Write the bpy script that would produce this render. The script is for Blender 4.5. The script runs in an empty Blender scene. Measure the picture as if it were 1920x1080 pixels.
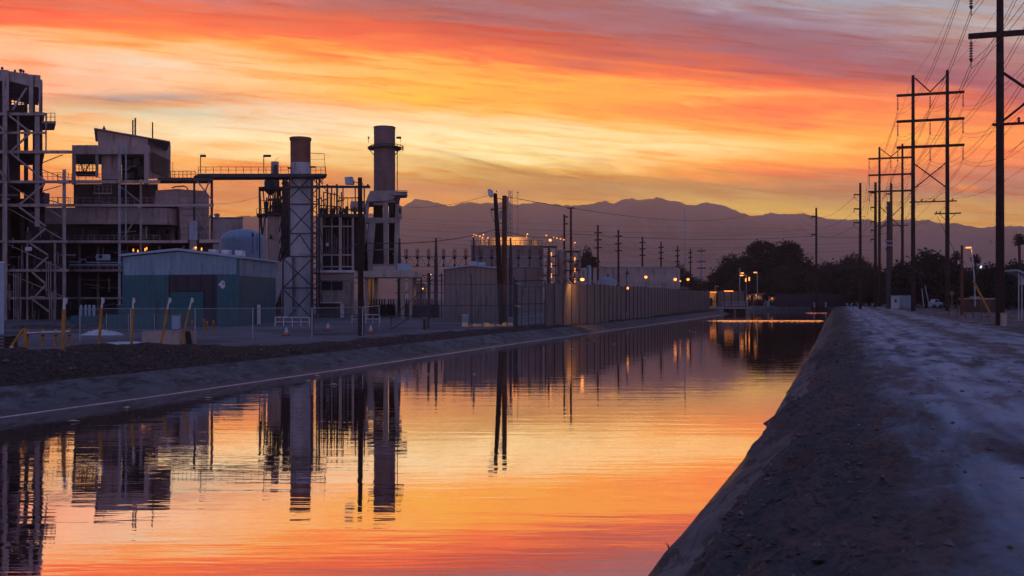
import bpy, math, random
import numpy as np
from mathutils import Vector, Matrix
random.seed(7); np.random.seed(7)
R = math.radians
WZ = -1.15; GL = -0.45; CEND = 262.0
HAZE = 2.6e-4; SCAT = (.16, .085, .115)   # density of the evening air, and the glow it adds
SC = bpy.context.scene
COL = SC.collection

# ------------------------------------------------------------------ camera
F = 1867.0; H0 = 558.0; CAMZ = 2.2          # focal length in photo pixels, horizon row, eye height
cd = bpy.data.cameras.new("camera"); cam = bpy.data.objects.new("camera", cd); COL.objects.link(cam)
cd.sensor_width = 36.0; cd.lens = 36.0 * F / 1920.0; cd.clip_start = 0.1; cd.clip_end = 30000
cd.shift_y = (H0 - 540.0) / 1920.0
cam.location = (0, 0, CAMZ); cam.rotation_euler = (R(90), 0, 0)
SC.camera = cam
SC.view_settings.view_transform = 'Standard'; SC.view_settings.look = 'None'
SC.view_settings.exposure = 0.0; SC.view_settings.gamma = 1.0
SC.cycles.max_bounces = 6; SC.cycles.diffuse_bounces = 2; SC.cycles.glossy_bounces = 3
SC.cycles.volume_bounces = 0; SC.cycles.transparent_max_bounces = 16
SC.cycles.use_denoising = True; SC.cycles.caustics_reflective = False; SC.cycles.caustics_refractive = False

def lin(c):
    return tuple(((v/255.0)/12.92 if v/255.0 <= 0.04045 else ((v/255.0+0.055)/1.055)**2.4) for v in c)

class NT:
    """small helper round a node tree"""
    def __init__(s, t): s.t = t; s.n = t.nodes; s.l = t.links
    def new(s, kind, **k):
        n = s.n.new(kind)
        for a, b in k.items(): setattr(n, a, b)
        return n
    def put(s, sock, v):
        if isinstance(v, bpy.types.NodeSocket): s.l.new(v, sock)
        elif v is not None: sock.default_value = v
    def math(s, op, a, b=None, c=None, clamp=False):
        n = s.new('ShaderNodeMath', operation=op, use_clamp=clamp)
        s.put(n.inputs[0], a); s.put(n.inputs[1], b); s.put(n.inputs[2], c)
        return n.outputs[0]
    def mr(s, v, a, b, c=0.0, d=1.0, kind='SMOOTHSTEP'):
        n = s.new('ShaderNodeMapRange', interpolation_type=kind); n.clamp = True
        s.put(n.inputs[0], v); n.inputs[1].default_value = a; n.inputs[2].default_value = b
        n.inputs[3].default_value = c; n.inputs[4].default_value = d
        return n.outputs[0]
    def mix(s, f, a, b, mode='MIX'):
        n = s.new('ShaderNodeMix', data_type='RGBA', blend_type=mode)
        s.put(n.inputs[0], f)
        s.put(n.inputs[6], a if isinstance(a, bpy.types.NodeSocket) else (*a, 1) if len(a) == 3 else a)
        s.put(n.inputs[7], b if isinstance(b, bpy.types.NodeSocket) else (*b, 1) if len(b) == 3 else b)
        return n.outputs[2]
    def noise(s, vec, scale, detail=4, rough=0.55, dist=0.0):
        n = s.new('ShaderNodeTexNoise'); s.put(n.inputs['Vector'], vec)
        n.inputs['Scale'].default_value = scale; n.inputs['Detail'].default_value = detail
        n.inputs['Roughness'].default_value = rough; n.inputs['Distortion'].default_value = dist
        return n.outputs[0]
    def mapping(s, vec, loc=(0,0,0), rot=(0,0,0), scale=(1,1,1)):
        n = s.new('ShaderNodeMapping'); s.put(n.inputs[0], vec)
        n.inputs[1].default_value = loc; n.inputs[2].default_value = rot; n.inputs[3].default_value = scale
        return n.outputs[0]
    def comb(s, x, y, z=0.0):
        n = s.new('ShaderNodeCombineXYZ'); s.put(n.inputs[0], x); s.put(n.inputs[1], y); s.put(n.inputs[2], z)
        return n.outputs[0]

# ------------------------------------------------------------------ sunset sky (world)
# rows: elevation band of the western sky (given as the photo row it reaches), colours every 240 columns
SKY = [
 (-420, [(96,84,108)]*9),
 (-140, [(178,96,96),(172,98,100),(160,98,105),(146,98,108),(138,104,118),(136,112,128),(138,126,142),(142,138,154),(146,142,156)]),
 (0,   [(228,118,95),(226,122,106),(200,116,110),(168,102,102),(160,112,120),(150,110,124),(154,144,154),(162,158,168),(170,166,172)]),
 (32,  [(255,116,62),(252,122,80),(232,118,94),(192,102,92),(172,104,108),(156,106,116),(150,124,138),(164,148,158),(174,160,160)]),
 (64,  [(255,186,138),(255,150,78),(255,124,66),(236,106,80),(190,100,92),(172,104,106),(150,100,114),(150,124,140),(190,168,158)]),
 (94,  [(255,188,146),(252,200,146),(255,170,88),(255,128,68),(226,106,82),(188,104,102),(158,98,108),(148,110,126),(178,136,132)]),
 (124, [(252,178,144),(244,206,176),(255,202,146),(255,186,104),(255,168,90),(250,118,78),(188,98,100),(152,100,114),(166,112,114)]),
 (152, [(255,178,142),(250,196,166),(255,198,142),(255,196,112),(255,186,96),(255,172,92),(255,126,82),(186,98,104),(160,98,112)]),
 (180, [(250,184,152),(210,170,140),(250,178,136),(255,192,92),(255,172,82),(255,170,88),(255,176,116),(244,128,96),(176,104,110)]),
 (208, [(240,182,132),(204,198,166),(244,206,176),(255,198,146),(255,186,92),(255,150,76),(255,124,78),(255,146,94),(204,112,108)]),
 (238, [(250,176,104),(234,214,176),(236,222,190),(252,218,172),(255,216,160),(255,194,118),(255,162,88),(255,166,92),(240,130,98)]),
 (268, [(250,164,94),(246,216,166),(254,226,178),(250,228,178),(255,232,178),(253,228,178),(255,206,132),(255,176,92),(252,150,92)]),
 (298, [(244,158,88),(242,196,138),(236,184,124),(230,192,134),(240,216,152),(250,200,136),(252,172,104),(255,150,88),(244,142,102)]),
 (328, [(250,150,96),(246,160,98),(236,144,98),(206,154,110),(196,158,104),(208,156,98),(246,152,94),(228,136,106),(206,132,116)]),
 (356, [(242,146,96),(234,148,100),(214,146,110),(216,152,114),(186,138,106),(196,148,104),(192,142,106),(184,130,110),(202,140,118)]),
 (384, [(238,152,100),(236,156,104),(234,160,110),(248,170,110),(232,166,108),(222,174,112),(216,178,114),(218,170,110),(214,156,112)]),
 (412, [(244,176,112),(244,176,112),(244,178,114),(250,184,116),(244,182,112),(240,188,114),(238,194,118),(240,194,116),(230,176,112)]),
 (470, [(226,160,110)]*9),
 (558, [(190,130,110)]*9),
]
world = bpy.data.worlds.new("World"); SC.world = world; world.use_nodes = True
W = NT(world.node_tree); W.n.clear()
tc = W.new('ShaderNodeTexCoord'); sep = W.new('ShaderNodeSeparateXYZ'); W.l.new(tc.outputs['Generated'], sep.inputs[0])
az = W.math('ARCTAN2', sep.outputs[0], sep.outputs[1])
el = W.math('ARCSINE', sep.outputs[2])
azc = W.math('COSINE', az)
# elevation straightened so that the bands stay level streaks across the western sky
v0 = W.math('DIVIDE', el, W.math('MAXIMUM', azc, 0.35))
sv = W.comb(W.math('MULTIPLY', az, 3.2), W.math('MULTIPLY', W.math('ADD', v0, W.math('MULTIPLY', az, 0.10)), 34.0))
n1 = W.noise(sv, 1.0, 5, 0.55, 0.4)
n2 = W.noise(W.mapping(sv, loc=(5.3, 1.7, 0), scale=(2.6, 2.3, 1)), 1.0, 5, 0.6, 0.5)
n3 = W.noise(W.mapping(sv, loc=(11.3, 4.7, 0), rot=(0, 0, 0.35), scale=(6.5, 3.0, 1)), 1.0, 6, 0.62, 0.6)
dv = W.math('ADD', W.math('MULTIPLY', W.math('SUBTRACT', n1, 0.5), 0.040), W.math('MULTIPLY', W.math('SUBTRACT', n2, 0.5), 0.030))
dv = W.math('ADD', dv, W.math('MULTIPLY', W.math('SUBTRACT', n3, 0.5), 0.012))
v = W.math('ADD', v0, dv)
u = W.math('ADD', az, W.math('MULTIPLY', W.math('SUBTRACT', n2, 0.5), 0.12))
uu = W.mr(u, -1.0, 1.0, 0, 1, 'LINEAR')
cur = None; pv = None
for (row, cols) in reversed(SKY):
    e = math.atan((H0 - row) / F)
    ramp = W.new('ShaderNodeValToRGB'); cr = ramp.color_ramp; cr.interpolation = 'B_SPLINE'
    pts = [((math.atan((i*240 - 960)/F)) * 0.5 + 0.5, lin(c)) for i, c in enumerate(cols)]
    cr.elements[0].position = pts[0][0]; cr.elements[0].color = (*pts[0][1], 1)
    cr.elements[1].position = pts[-1][0]; cr.elements[1].color = (*pts[-1][1], 1)
    for p, c in pts[1:-1]:
        q = cr.elements.new(p); q.color = (*c, 1)
    W.l.new(uu, ramp.inputs[0])
    if cur is None: cur = ramp.outputs[0]
    else: cur = W.mix(W.mr(v, pv, e, 0, 1, 'LINEAR'), cur, ramp.outputs[0])
    pv = e
def ang(px, py): return math.atan((px-960)/F), math.atan((H0-py)/F)
def streak(cur, x0, y0, x1, y1, wid, colour, amt, nz=None, soft=1.0):
    """a long wisp between two sky directions"""
    a0, b0 = ang(x0, y0); a1, b1 = ang(x1, y1)
    L = math.hypot(a1-a0, b1-b0); ca, sa = (a1-a0)/L, (b1-b0)/L
    pa = W.math('SUBTRACT', W.math('ADD', az, 0.0), (a0+a1)/2); pb = W.math('SUBTRACT', v if nz else v0, (b0+b1)/2)
    s = W.math('ADD', W.math('MULTIPLY', pa, ca), W.math('MULTIPLY', pb, sa))
    t = W.math('SUBTRACT', W.math('MULTIPLY', pb, ca), W.math('MULTIPLY', pa, sa))
    ds = W.math('DIVIDE', s, L/2); dt = W.math('DIVIDE', t, wid/F)
    r2 = W.math('ADD', W.math('MULTIPLY', ds, ds), W.math('MULTIPLY', dt, dt))
    m = W.math('EXPONENT', W.math('MULTIPLY', r2, -1.6))
    m = W.math('MULTIPLY', m, W.mr(n3, 0.34, 0.62, 0.35, 1.0))
    return W.mix(W.math('MULTIPLY', m, amt), cur, lin(colour))
for a in [(-60,18,330,50,15,(255,118,52),.65,1), (240,48,760,100,16,(255,122,60),.65,1), (640,92,1180,122,10,(255,112,62),.7,1), (1060,118,1660,176,12,(255,112,72),.75,1), (660,66,1240,92,18,(206,96,84),.6,1), (1260,70,1720,130,22,(146,96,112),.55,1), (1180,26,1560,70,16,(134,100,116),.6,1), (1640,100,1960,190,18,(140,94,108),.6,1), (740,14,1120,44,14,(150,98,108),.5,1), (700,150,1100,178,12,(255,184,84),.6,1), (620,262,1180,292,14,(255,234,184),.6,1), (980,246,1380,262,10,(255,226,170),.5,1), (1240,262,1560,282,9,(255,206,140),.5,1), (60,186,440,182,12,(146,142,148),.95,None), (180,204,470,216,10,(190,196,176),.8,None), (100,226,230,212,9,(250,150,96),.8,1),
          (160,112,330,122,14,(226,214,190),.6,1), (0,110,110,140,26,(255,166,128),.6,1),
          (500,214,660,246,3,(255,224,190),.5,None), (800,278,1020,334,4.5,(150,108,92),.85,None), (900,312,1200,350,11,(166,124,98),.6,1),
          (730,298,900,306,7,(206,166,124),.6,1), (560,236,660,250,7,(250,190,150),.5,1),
          (1490,240,1640,200,14,(255,176,104),.4,1), (1180,186,1420,196,8,(255,190,130),.5,1), (1380,200,1560,214,16,(255,122,80),.6,1),
          (1180,318,1380,332,14,(252,156,98),.7,1), (1440,332,1700,326,9,(196,140,116),.6,1), (1440,352,1640,366,9,(182,138,108),.6,1),
          (1786,344,1826,362,7,(255,168,96),.95,None), (1800,352,1840,352,6,(255,160,100),.9,None), (1880,384,1940,372,6,(255,150,104),.8,None),
          (1270,10,1420,18,14,(168,158,166),.6,1), (1700,20,1900,50,16,(188,176,168),.5,1), (960,118,1050,124,4,(240,128,78),.6,1),
          (640,176,900,190,9,(255,202,86),.6,1), (760,196,1000,182,6,(255,160,70),.6,1), (1640,170,1750,232,18,(255,160,104),.5,1)]:
    cur = streak(cur, *a)
# broken cloud texture: warm ribs and cooler gaps drawn out along the wind
n4 = W.noise(W.mapping(sv, loc=(2.1, 8.8, 0), rot=(0, 0, 0.06), scale=(1.9, 3.4, 1)), 1.0, 7, 0.6, 0.9)
n5 = W.noise(W.mapping(sv, loc=(7.1, 3.3, 0), rot=(0, 0, -0.10), scale=(3.2, 7.5, 1)), 1.0, 6, 0.62, 0.8)
cur = W.mix(W.math('MULTIPLY', W.mr(n4, .50, .66), .85), cur, W.mix(1.0, cur, (1.02, .74, .58), 'MULTIPLY'))
cur = W.mix(W.math('MULTIPLY', W.mr(n4, .48, .34), .70), cur, W.mix(1.0, cur, (.97, 1.10, 1.22), 'MULTIPLY'))
cur = W.mix(W.math('MULTIPLY', W.mr(n5, .53, .69), .75), cur, W.mix(1.0, cur, (.80, .74, .84), 'MULTIPLY'))
cur = W.mix(W.math('MULTIPLY', W.mr(n5, .44, .30), .50), cur, W.mix(1.0, cur, (1.10, 1.08, .98), 'MULTIPLY'))
hs = W.new('ShaderNodeHueSaturation'); hs.inputs['Saturation'].default_value = 1.05; W.l.new(cur, hs.inputs['Color']); cur = hs.outputs[0]
# fine brightness texture in the cloud sheet
fine = W.mr(n3, 0.3, 0.7, 0.93, 1.06, 'LINEAR')
fm = W.mix(1.0, cur, W.comb(fine, W.math('POWER', fine, 1.4), W.math('POWER', fine, 1.8)), 'MULTIPLY')
# the dusk-blue rest of the sky dome, from a real sky model with the sun just under the horizon plus its own blue
# the air between here and the clouds dims them, most of all low down, so the clouds themselves are brighter
# (light lost and gained along the path through the haze box, which is 798 m deep above the eye)
E_ = W.math('EXPONENT', W.math('DIVIDE', HAZE*798.0, W.math('MAXIMUM', sep.outputs[2], 0.1265)))
T_ = W.math('SUBTRACT', 1.0, W.math('DIVIDE', 1.0, E_))
fm = W.mix(1.0, fm, W.mix(1.0, W.comb(T_, T_, T_), SCAT, 'MULTIPLY'), 'SUBTRACT')
fm = W.mix(1.0, fm, (0.0, 0.0, 0.0), 'LIGHTEN')
fm = W.mix(1.0, fm, W.comb(E_, E_, E_), 'MULTIPLY')
nis = W.new('ShaderNodeTexSky', sky_type='NISHITA'); nis.sun_disc = False
nis.sun_elevation = R(-1.5); nis.sun_rotation = R(5)
zen = W.mix(W.mr(el, 0.25, 1.2), (0.12, 0.125, 0.29), (0.080, 0.140, 0.36))
zen = W.mix(W.mr(azc, 0.35, 1.0), W.mix(W.mr(el, 0.05, 0.42), (0.66, 0.52, 0.86), (0.080, 0.135, 0.34)), zen)
nsc = W.mix(1.0, nis.outputs[0], (0.08, 0.08, 0.08), 'MULTIPLY')
zen = W.mix(1.0, zen, nsc, 'ADD')
front = W.math('MULTIPLY', W.mr(azc, 0.35, 0.80), W.mr(el, math.atan((H0+420)/F), math.atan((H0+120)/F), 0, 1))
final = W.mix(front, zen, fm)
bg = W.new('ShaderNodeBackground'); W.l.new(final, bg.inputs[0]); bg.inputs[1].default_value = 1.0
wo = W.new('ShaderNodeOutputWorld'); W.l.new(bg.outputs[0], wo.inputs[0])
world.cycles.sampling_method = 'MANUAL'; world.cycles.sample_map_resolution = 1024

# the sun is below the ridge: only a faint reddish skim is left of it
sd = bpy.data.lights.new("sun", 'SUN'); sd.energy = 0.05; sd.angle = R(8); sd.color = (1, .55, .35)
sun = bpy.data.objects.new("sun", sd); COL.objects.link(sun); sun.rotation_euler = (R(88), 0, R(-4))

# ------------------------------------------------------------------ coordinates
def X(px, D): return (px - 960.0) * D / F
def Z(py, D): return CAMZ + (H0 - py) * D / F
def interp(v, pts):
    if v <= pts[0][0]:
        a, b = pts[0], pts[1]
    elif v >= pts[-1][0]:
        a, b = pts[-2], pts[-1]
    else:
        for a, b in zip(pts, pts[1:]):
            if a[0] <= v <= b[0]: break
    t = (v - a[0]) / (b[0] - a[0]); return a[1] + t*(b[1]-a[1])
LE = [(14.0,-19.4),(27.8,-14.3),(34.4,-11.9),(46,-8.06),(74.5,.92),(148.9,26.3),(260,63.0)]
RE = [(12.0,1.64),(23.9,6.0),(76.3,23.3),(148.9,47.0),(260,83.6)]
def XL(y): return interp(y, LE)
def XR(y): return interp(y, RE)

WZ = -1.15; GL = -0.45; CEND = 262.0

# ------------------------------------------------------------------ value noise for terrain
_T = np.random.rand(256, 256)
def vn(x, y):
    xi = np.floor(x).astype(int); yi = np.floor(y).astype(int); fx = x-xi; fy = y-yi
    fx = fx*fx*(3-2*fx); fy = fy*fy*(3-2*fy)
    a = _T[xi % 256, yi % 256]; b = _T[(xi+1) % 256, yi % 256]; c = _T[xi % 256, (yi+1) % 256]; d = _T[(xi+1) % 256, (yi+1) % 256]
    return (a*(1-fx)+b*fx)*(1-fy) + (c*(1-fx)+d*fx)*fy
def fbm(x, y, o=4, g=.5):
    s = 0; a = 1; t = 0
    for i in range(o):
        s = s + a*vn(x*2**i+17.3*i, y*2**i+5.1*i); t += a; a *= g
    return s/t

# ------------------------------------------------------------------ mesh builder
ORG = {}; SKX = 0.0
class MB:
    def __init__(s): s.v = []; s.f = []
    def add(s, vs, fs):
        o = len(s.v); s.v += [tuple(p) for p in vs]; s.f += [tuple(i+o for i in f) for f in fs]; return s
    def box(s, x0, x1, y0, y1, z0, z1):
        k = SKX*(y1-y0)   # the left-hand blocks stand skewed to the canal
        return s.add([(x0,y0,z0),(x1,y0,z0),(x1+k,y1,z0),(x0+k,y1,z0),(x0,y0,z1),(x1,y0,z1),(x1+k,y1,z1),(x0+k,y1,z1)],
                     [(0,3,2,1),(4,5,6,7),(0,1,5,4),(1,2,6,5),(2,3,7,6),(3,0,4,7)])
    def prism(s, pts, y0, y1):
        """outline in x,z swept from y0 to y1"""
        n = len(pts)
        return s.add([(p[0], y0, p[1]) for p in pts] + [(p[0]+SKX*(y1-y0), y1, p[1]) for p in pts],
                     [tuple(range(n)), tuple(range(2*n-1, n-1, -1))] + [((i+1) % n, i, i+n, (i+1) % n+n) for i in range(n)])
    def beam(s, p, q, w, h=None):
        p = Vector(p); q = Vector(q); h = h or w; d = (q-p)
        if d.length < 1e-6: return s
        d.normalize(); up = Vector((0,0,1)) if abs(d.z) < .95 else Vector((0,1,0))
        a = d.cross(up).normalized()*w/2; b = a.cross(d).normalized()*h/2
        return s.add([p-a-b, p+a-b, p+a+b, p-a+b, q-a-b, q+a-b, q+a+b, q-a+b],
                     [(3,2,1,0),(4,5,6,7),(0,1,5,4),(1,2,6,5),(2,3,7,6),(3,0,4,7)])
    def tube(s, pts, r, n=8, cap=True):
        pts = [Vector(p) for p in pts]; rs = r if isinstance(r, (list, tuple)) else [r]*len(pts)
        o = len(s.v); vs = []; fs = []; pa = None
        for i, p in enumerate(pts):
            d = (pts[min(i+1, len(pts)-1)] - pts[max(i-1, 0)]).normalized()
            up = Vector((0,0,1)) if abs(d.z) < .95 else Vector((0,1,0))
            a = d.cross(up).normalized(); b = a.cross(d).normalized()
            for k in range(n):
                t = 2*math.pi*k/n; vs.append(p + (a*math.cos(t) + b*math.sin(t))*rs[i])
        for i in range(len(pts)-1):
            for k in range(n):
                k2 = (k+1) % n; fs.append((i*n+k, i*n+k2, (i+1)*n+k2, (i+1)*n+k))
        if cap: fs.append(tuple(range(n-1, -1, -1))); fs.append(tuple(range((len(pts)-1)*n, len(pts)*n)))
        return s.add(vs, fs)
    def lathe(s, cx, cy, prof, n=20):
        vs = []; fs = []
        for (r, z) in prof:
            for k in range(n):
                t = 2*math.pi*k/n; vs.append((cx+r*math.cos(t), cy+r*math.sin(t), z))
        for i in range(len(prof)-1):
            for k in range(n):
                k2 = (k+1) % n; fs.append((i*n+k, i*n+k2, (i+1)*n+k2, (i+1)*n+k))
        fs.append(tuple(range(n-1, -1, -1))); fs.append(tuple(range((len(prof)-1)*n, len(prof)*n)))
        return s.add(vs, fs)
    # the same, measured off the photograph at a known distance
    def pb(s, x0, y0, x1, y1, D, dep): return s.box(X(x0,D), X(x1,D), D, D+dep, Z(y1,D), Z(y0,D))
    def ps(s, x0, y0, x1, y1, D, w, D2=None):
        D2 = D2 or D; return s.beam((X(x0,D), D, Z(y0,D)), (X(x1,D2), D2, Z(y1,D2)), w*D/F)
    def pt(s, pts, D, w, n=8): return s.tube([(X(a,D), D, Z(b,D)) for a, b in pts], w*D/F/2, n)
    def pp(s, pts, D, dep): return s.prism([(X(a,D), Z(b,D)) for a, b in pts], D, D+dep)
    def pl(s, px, D, prof, n=20): return s.lathe(X(px,D), D, [(r*D/F, Z(y,D)) for r, y in prof], n)
    def build(s, name, m, parent=None, smooth=None):
        org = ORG.get(parent.name, Vector((0,0,0))) if parent else Vector((0,0,0))
        me = bpy.data.meshes.new(name)
        me.from_pydata([(a-org.x, b-org.y, c-org.z) for a, b, c in s.v], [], s.f)
        me.materials.append(m); me.validate(); me.update()
        if smooth: me.shade_smooth() if smooth == 2 else me.set_sharp_from_angle(angle=R(40)) if not me.shade_smooth() else None
        o = bpy.data.objects.new(name, me); COL.objects.link(o)
        if parent: o.parent = parent
        ORG[o.name] = org.copy()
        return o
def tag(o, label=None, cat=None, group=None, kind=None):
    if label: o['label'] = label
    if cat: o['category'] = cat
    if group: o['group'] = group
    if kind: o['kind'] = kind
    return o
def thing(name, label, cat, loc=(0,0,0), group=None):
    o = bpy.data.objects.new(name, None); COL.objects.link(o); o.location = loc; o.empty_display_size = .3
    ORG[o.name] = Vector(loc); return tag(o, label, cat, group)
def kids(o): return [c for c in bpy.data.objects if c.parent is o]
def copy_tree(o, parent=None):
    c = o.copy(); COL.objects.link(c)
    if parent: c.parent = parent
    for ch in KIDS.get(o.name) or KIDS.setdefault(o.name, kids(o)): copy_tree(ch, c)
    return c
KIDS = {}
def place(proto, first, loc, rz=0, sc=(1,1,1), label=None, group=None):
    o = proto if first else copy_tree(proto)
    o.location = loc; o.rotation_euler = (0,0,rz); o.scale = sc
    if label: o['label'] = label
    if group: o['group'] = group
    return o

# ------------------------------------------------------------------ materials
def mat(name, c, rough=.8, var=.25, sc=1.2, metal=0.0, bump=.15, dirt=None, streaky=0.0, spec=.3):
    m = bpy.data.materials.new(name); m.use_nodes = True; N = NT(m.node_tree)
    b = N.n['Principled BSDF']; t = N.new('ShaderNodeTexCoord').outputs['Object']
    a = N.noise(t, sc, 6, .6); a2 = N.noise(t, sc*9, 4, .6)
    cc = N.mix(N.mr(a, .3, .7), tuple(x*(1-var) for x in c), tuple(min(1, x*(1+var)) for x in c))
    cc = N.mix(N.mr(a2, .35, .7, 0, .35), cc, tuple(x*.6 for x in c))
    if dirt:
        d = N.noise(N.mapping(t, scale=(2.5, 2.5, .35)), sc*1.5, 5, .65)
        cc = N.mix(N.mr(d, .52, .70, 0, .75), cc, dirt)
    N.put(b.inputs['Base Color'], cc); b.inputs['Roughness'].default_value = rough
    b.inputs['Metallic'].default_value = metal; b.inputs['Specular IOR Level'].default_value = spec
    if bump:
        bn = N.new('ShaderNodeBump'); bn.inputs['Strength'].default_value = bump; bn.inputs['Distance'].default_value = .05
        N.put(bn.inputs['Height'], a2); N.l.new(bn.outputs[0], b.inputs['Normal'])
    return m
def ribbed(name, c, pitch, rough=.6, axis=0, depth=.03, dirt=(.05,.04,.035), metal=0.0, line=.55):
    """sheet with upright ribs every `pitch` metres along the object x+y direction"""
    m = mat(name, c, rough, .12, .5, metal, 0, dirt); N = NT(m.node_tree); b = N.n['Principled BSDF']
    t = N.new('ShaderNodeTexCoord').outputs['Object']; sp = N.new('ShaderNodeSeparateXYZ'); N.l.new(t, sp.inputs[0])
    co = N.math('ADD', sp.outputs[0], sp.outputs[1]) if axis == 0 else sp.outputs[2]
    w = N.math('PINGPONG', co, pitch/2)
    g = N.mr(w, 0, pitch*.16, line, 1.0)
    src = b.inputs['Base Color'].links[0].from_socket
    N.put(b.inputs['Base Color'], N.mix(1.0, src, N.comb(g, g, g), 'MULTIPLY'))
    bn = N.new('ShaderNodeBump'); bn.inputs['Strength'].default_value = .8; bn.inputs['Distance'].default_value = depth
    N.put(bn.inputs['Height'], w); N.l.new(bn.outputs[0], b.inputs['Normal'])
    return m
def glow(name, c, s):
    m = bpy.data.materials.new(name); m.use_nodes = True; b = m.node_tree.nodes['Principled BSDF']
    b.inputs['Base Color'].default_value = (.8,.7,.5,1); b.inputs['Emission Color'].default_value = (*c, 1); b.inputs['Emission Strength'].default_value = s
    return m
M = dict(
 steel=mat('weathered_steel', (.28,.225,.225), .6, .25, .8, .2, .1, (.09,.045,.03)),
 blue_steel=mat('blue_grey_painted_steel', (.30,.34,.40), .55, .2, .8, 0, .1, (.10,.08,.07)),
 dark_steel=mat('dark_steel', (.05,.045,.055), .6, .3, .8, .2, .1, (.05,.03,.02)),
 black=mat('dark_casing_and_shade', (.034,.026,.029), .9, .3, .6),  # near-black: dark parts, and the shade of dim interiors put into colour
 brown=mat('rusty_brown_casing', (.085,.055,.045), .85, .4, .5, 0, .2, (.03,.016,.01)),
 mauve=mat('faded_beige_cladding', (.40,.31,.29), .75, .18, .35, 0, .1, (.10,.06,.05)),
 beige=mat('beige_render', (.42,.34,.29), .8, .15, .4, 0, .1, (.16,.11,.08)),
 concrete=mat('board_marked_concrete', (.36,.31,.29), .85, .2, .5, 0, .25, (.20,.15,.12)),
 white=mat('off_white_paint', (.62,.62,.64), .6, .12, .6, 0, .05, (.3,.25,.2)),
 rust=mat('rust_brown_stack_paint', (.20,.085,.055), .75, .25, .5, 0, .1, (.08,.035,.025)),
 stackgrey=mat('pale_stack_paint', (.42,.42,.46), .6, .1, .35, 0, .05, (.22,.19,.18)),
 mauve_stack=mat('brown_mauve_stack_paint', (.19,.12,.115), .7, .15, .4, 0, .05, (.11,.06,.05)),
 wood=mat('creosoted_timber', (.034,.016,.013), .9, .4, 1.5, 0, .4),
 warmwood=mat('reddish_timber', (.13,.05,.025), .9, .3, 1.5, 0, .4),
 galv=mat('galvanised_steel', (.30,.33,.38), .45, .15, 1.5, .5, .05),
 wire=mat('wire', (.035,.03,.035), .6, .1, 1, 0, 0),
 porcelain=mat('dark_porcelain', (.05,.035,.035), .3, .2, 2, 0, 0),
 yellow=mat('chipped_yellow_paint', (.42,.20,.035), .65, .3, 4, 0, .2, (.10,.05,.02)),
 orange=mat('cone_orange', (.70,.13,.03), .6, .1, 3, 0, 0),
 bark=mat('bark', (.05,.035,.028), .95, .3, 3, 0, .6),
 leaf=mat('dark_foliage', (.020,.022,.014), .85, .5, .5, 0, 0),
 leaf2=mat('olive_foliage', (.036,.034,.020), .85, .5, .5, 0, 0),
 teal=ribbed('teal_ribbed_cladding', (.035,.125,.145), .38, line=.78, depth=.01),
 tealhi=ribbed('pale_blue_ribbed_cladding', (.20,.31,.38), .38, line=.82, depth=.01),
 tealdark=ribbed('dark_maroon_panel', (.035,.030,.045), .9),
 shutter=ribbed('roller_shutter', (.02,.115,.13), .25, axis=1, depth=.04),
 shed=ribbed('beige_shed_cladding', (.21,.165,.15), .55),
 cooling=mat('brown_grey_cladding', (.25,.185,.165), .8, .2, .3, 0, .1, (.08,.05,.04)),
 slat=ribbed('grey_brown_fence_slats', (.185,.145,.125), .16, line=.55),
 tank=mat('pale_blue_tank_paint', (.30,.40,.50), .55, .12, .3, 0, .05, (.2,.22,.24)),
 louvre=ribbed('louvre_panel', (.26,.21,.21), .45, axis=1, depth=.12, line=.35),
 red=mat('red_paint', (.35,.03,.02), .6, .1, 3, 0, 0),
 bulb=glow('sodium_bulb', (1,.29,.022), 2.3), bulbw=glow('warm_white_bulb', (1,.72,.38), 3), cold=glow('cold_white_sign_light', (.7,.85,1), 1.5),
 litwall=mat('lamplit_ochre_wall', (.66,.48,.24), .8, .15, .6),  # orange lamplight is put into this colour
)
def lining_mat():
    m = mat('canal_lining_concrete', (.135,.125,.122), .9, .3, .8, 0, .5, (.06,.052,.048)); N = NT(m.node_tree); b = N.n['Principled BSDF']
    t = N.new('ShaderNodeTexCoord').outputs['Object']; sp = N.new('ShaderNodeSeparateXYZ'); N.l.new(t, sp.inputs[0])
    src = b.inputs['Base Color'].links[0].from_socket
    w = N.math('ADD', sp.outputs[1], N.math('MULTIPLY', N.noise(t, .8, 3), .25)); j = N.mr(N.math('PINGPONG', w, 2.3), 0, .05, .35, 1)       # panel joints
    pn = N.new('ShaderNodeTexWhiteNoise', noise_dimensions='1D'); N.put(pn.inputs['W'], N.math('FLOOR', N.math('DIVIDE', w, 4.6)))
    tone = N.mr(pn.outputs[0], 0, 1, .78, 1.15, 'LINEAR')
    cr = N.new('ShaderNodeTexVoronoi', feature='DISTANCE_TO_EDGE'); cr.inputs['Scale'].default_value = .55; N.put(cr.inputs['Vector'], N.mapping(t, scale=(1, 1, 2)))
    ck = N.mr(cr.outputs['Distance'], 0, .012, .45, 1)
    wet = N.mr(N.math('ADD', sp.outputs[2], N.math('MULTIPLY', N.math('SUBTRACT', N.noise(t, 1.6, 4), .5), .22)), WZ+.05, WZ+.17, .48, 1)  # damp stain above the water
    silt = N.noise(N.mapping(t, scale=(1.2, .5, 3)), 1.3, 5, .65)
    k = N.math('MULTIPLY', N.math('MULTIPLY', j, ck), N.math('MULTIPLY', wet, tone))
    col = N.mix(1.0, src, N.comb(k, k, k), 'MULTIPLY'); col = N.mix(N.mr(silt, .52, .62, 0, .8), col, (.050, .038, .034))
    N.put(b.inputs['Base Color'], col); N.put(b.inputs['Roughness'], N.mr(wet, .5, 1, .5, .92, 'LINEAR')); return m
M['lining'] = lining_mat()
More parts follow.
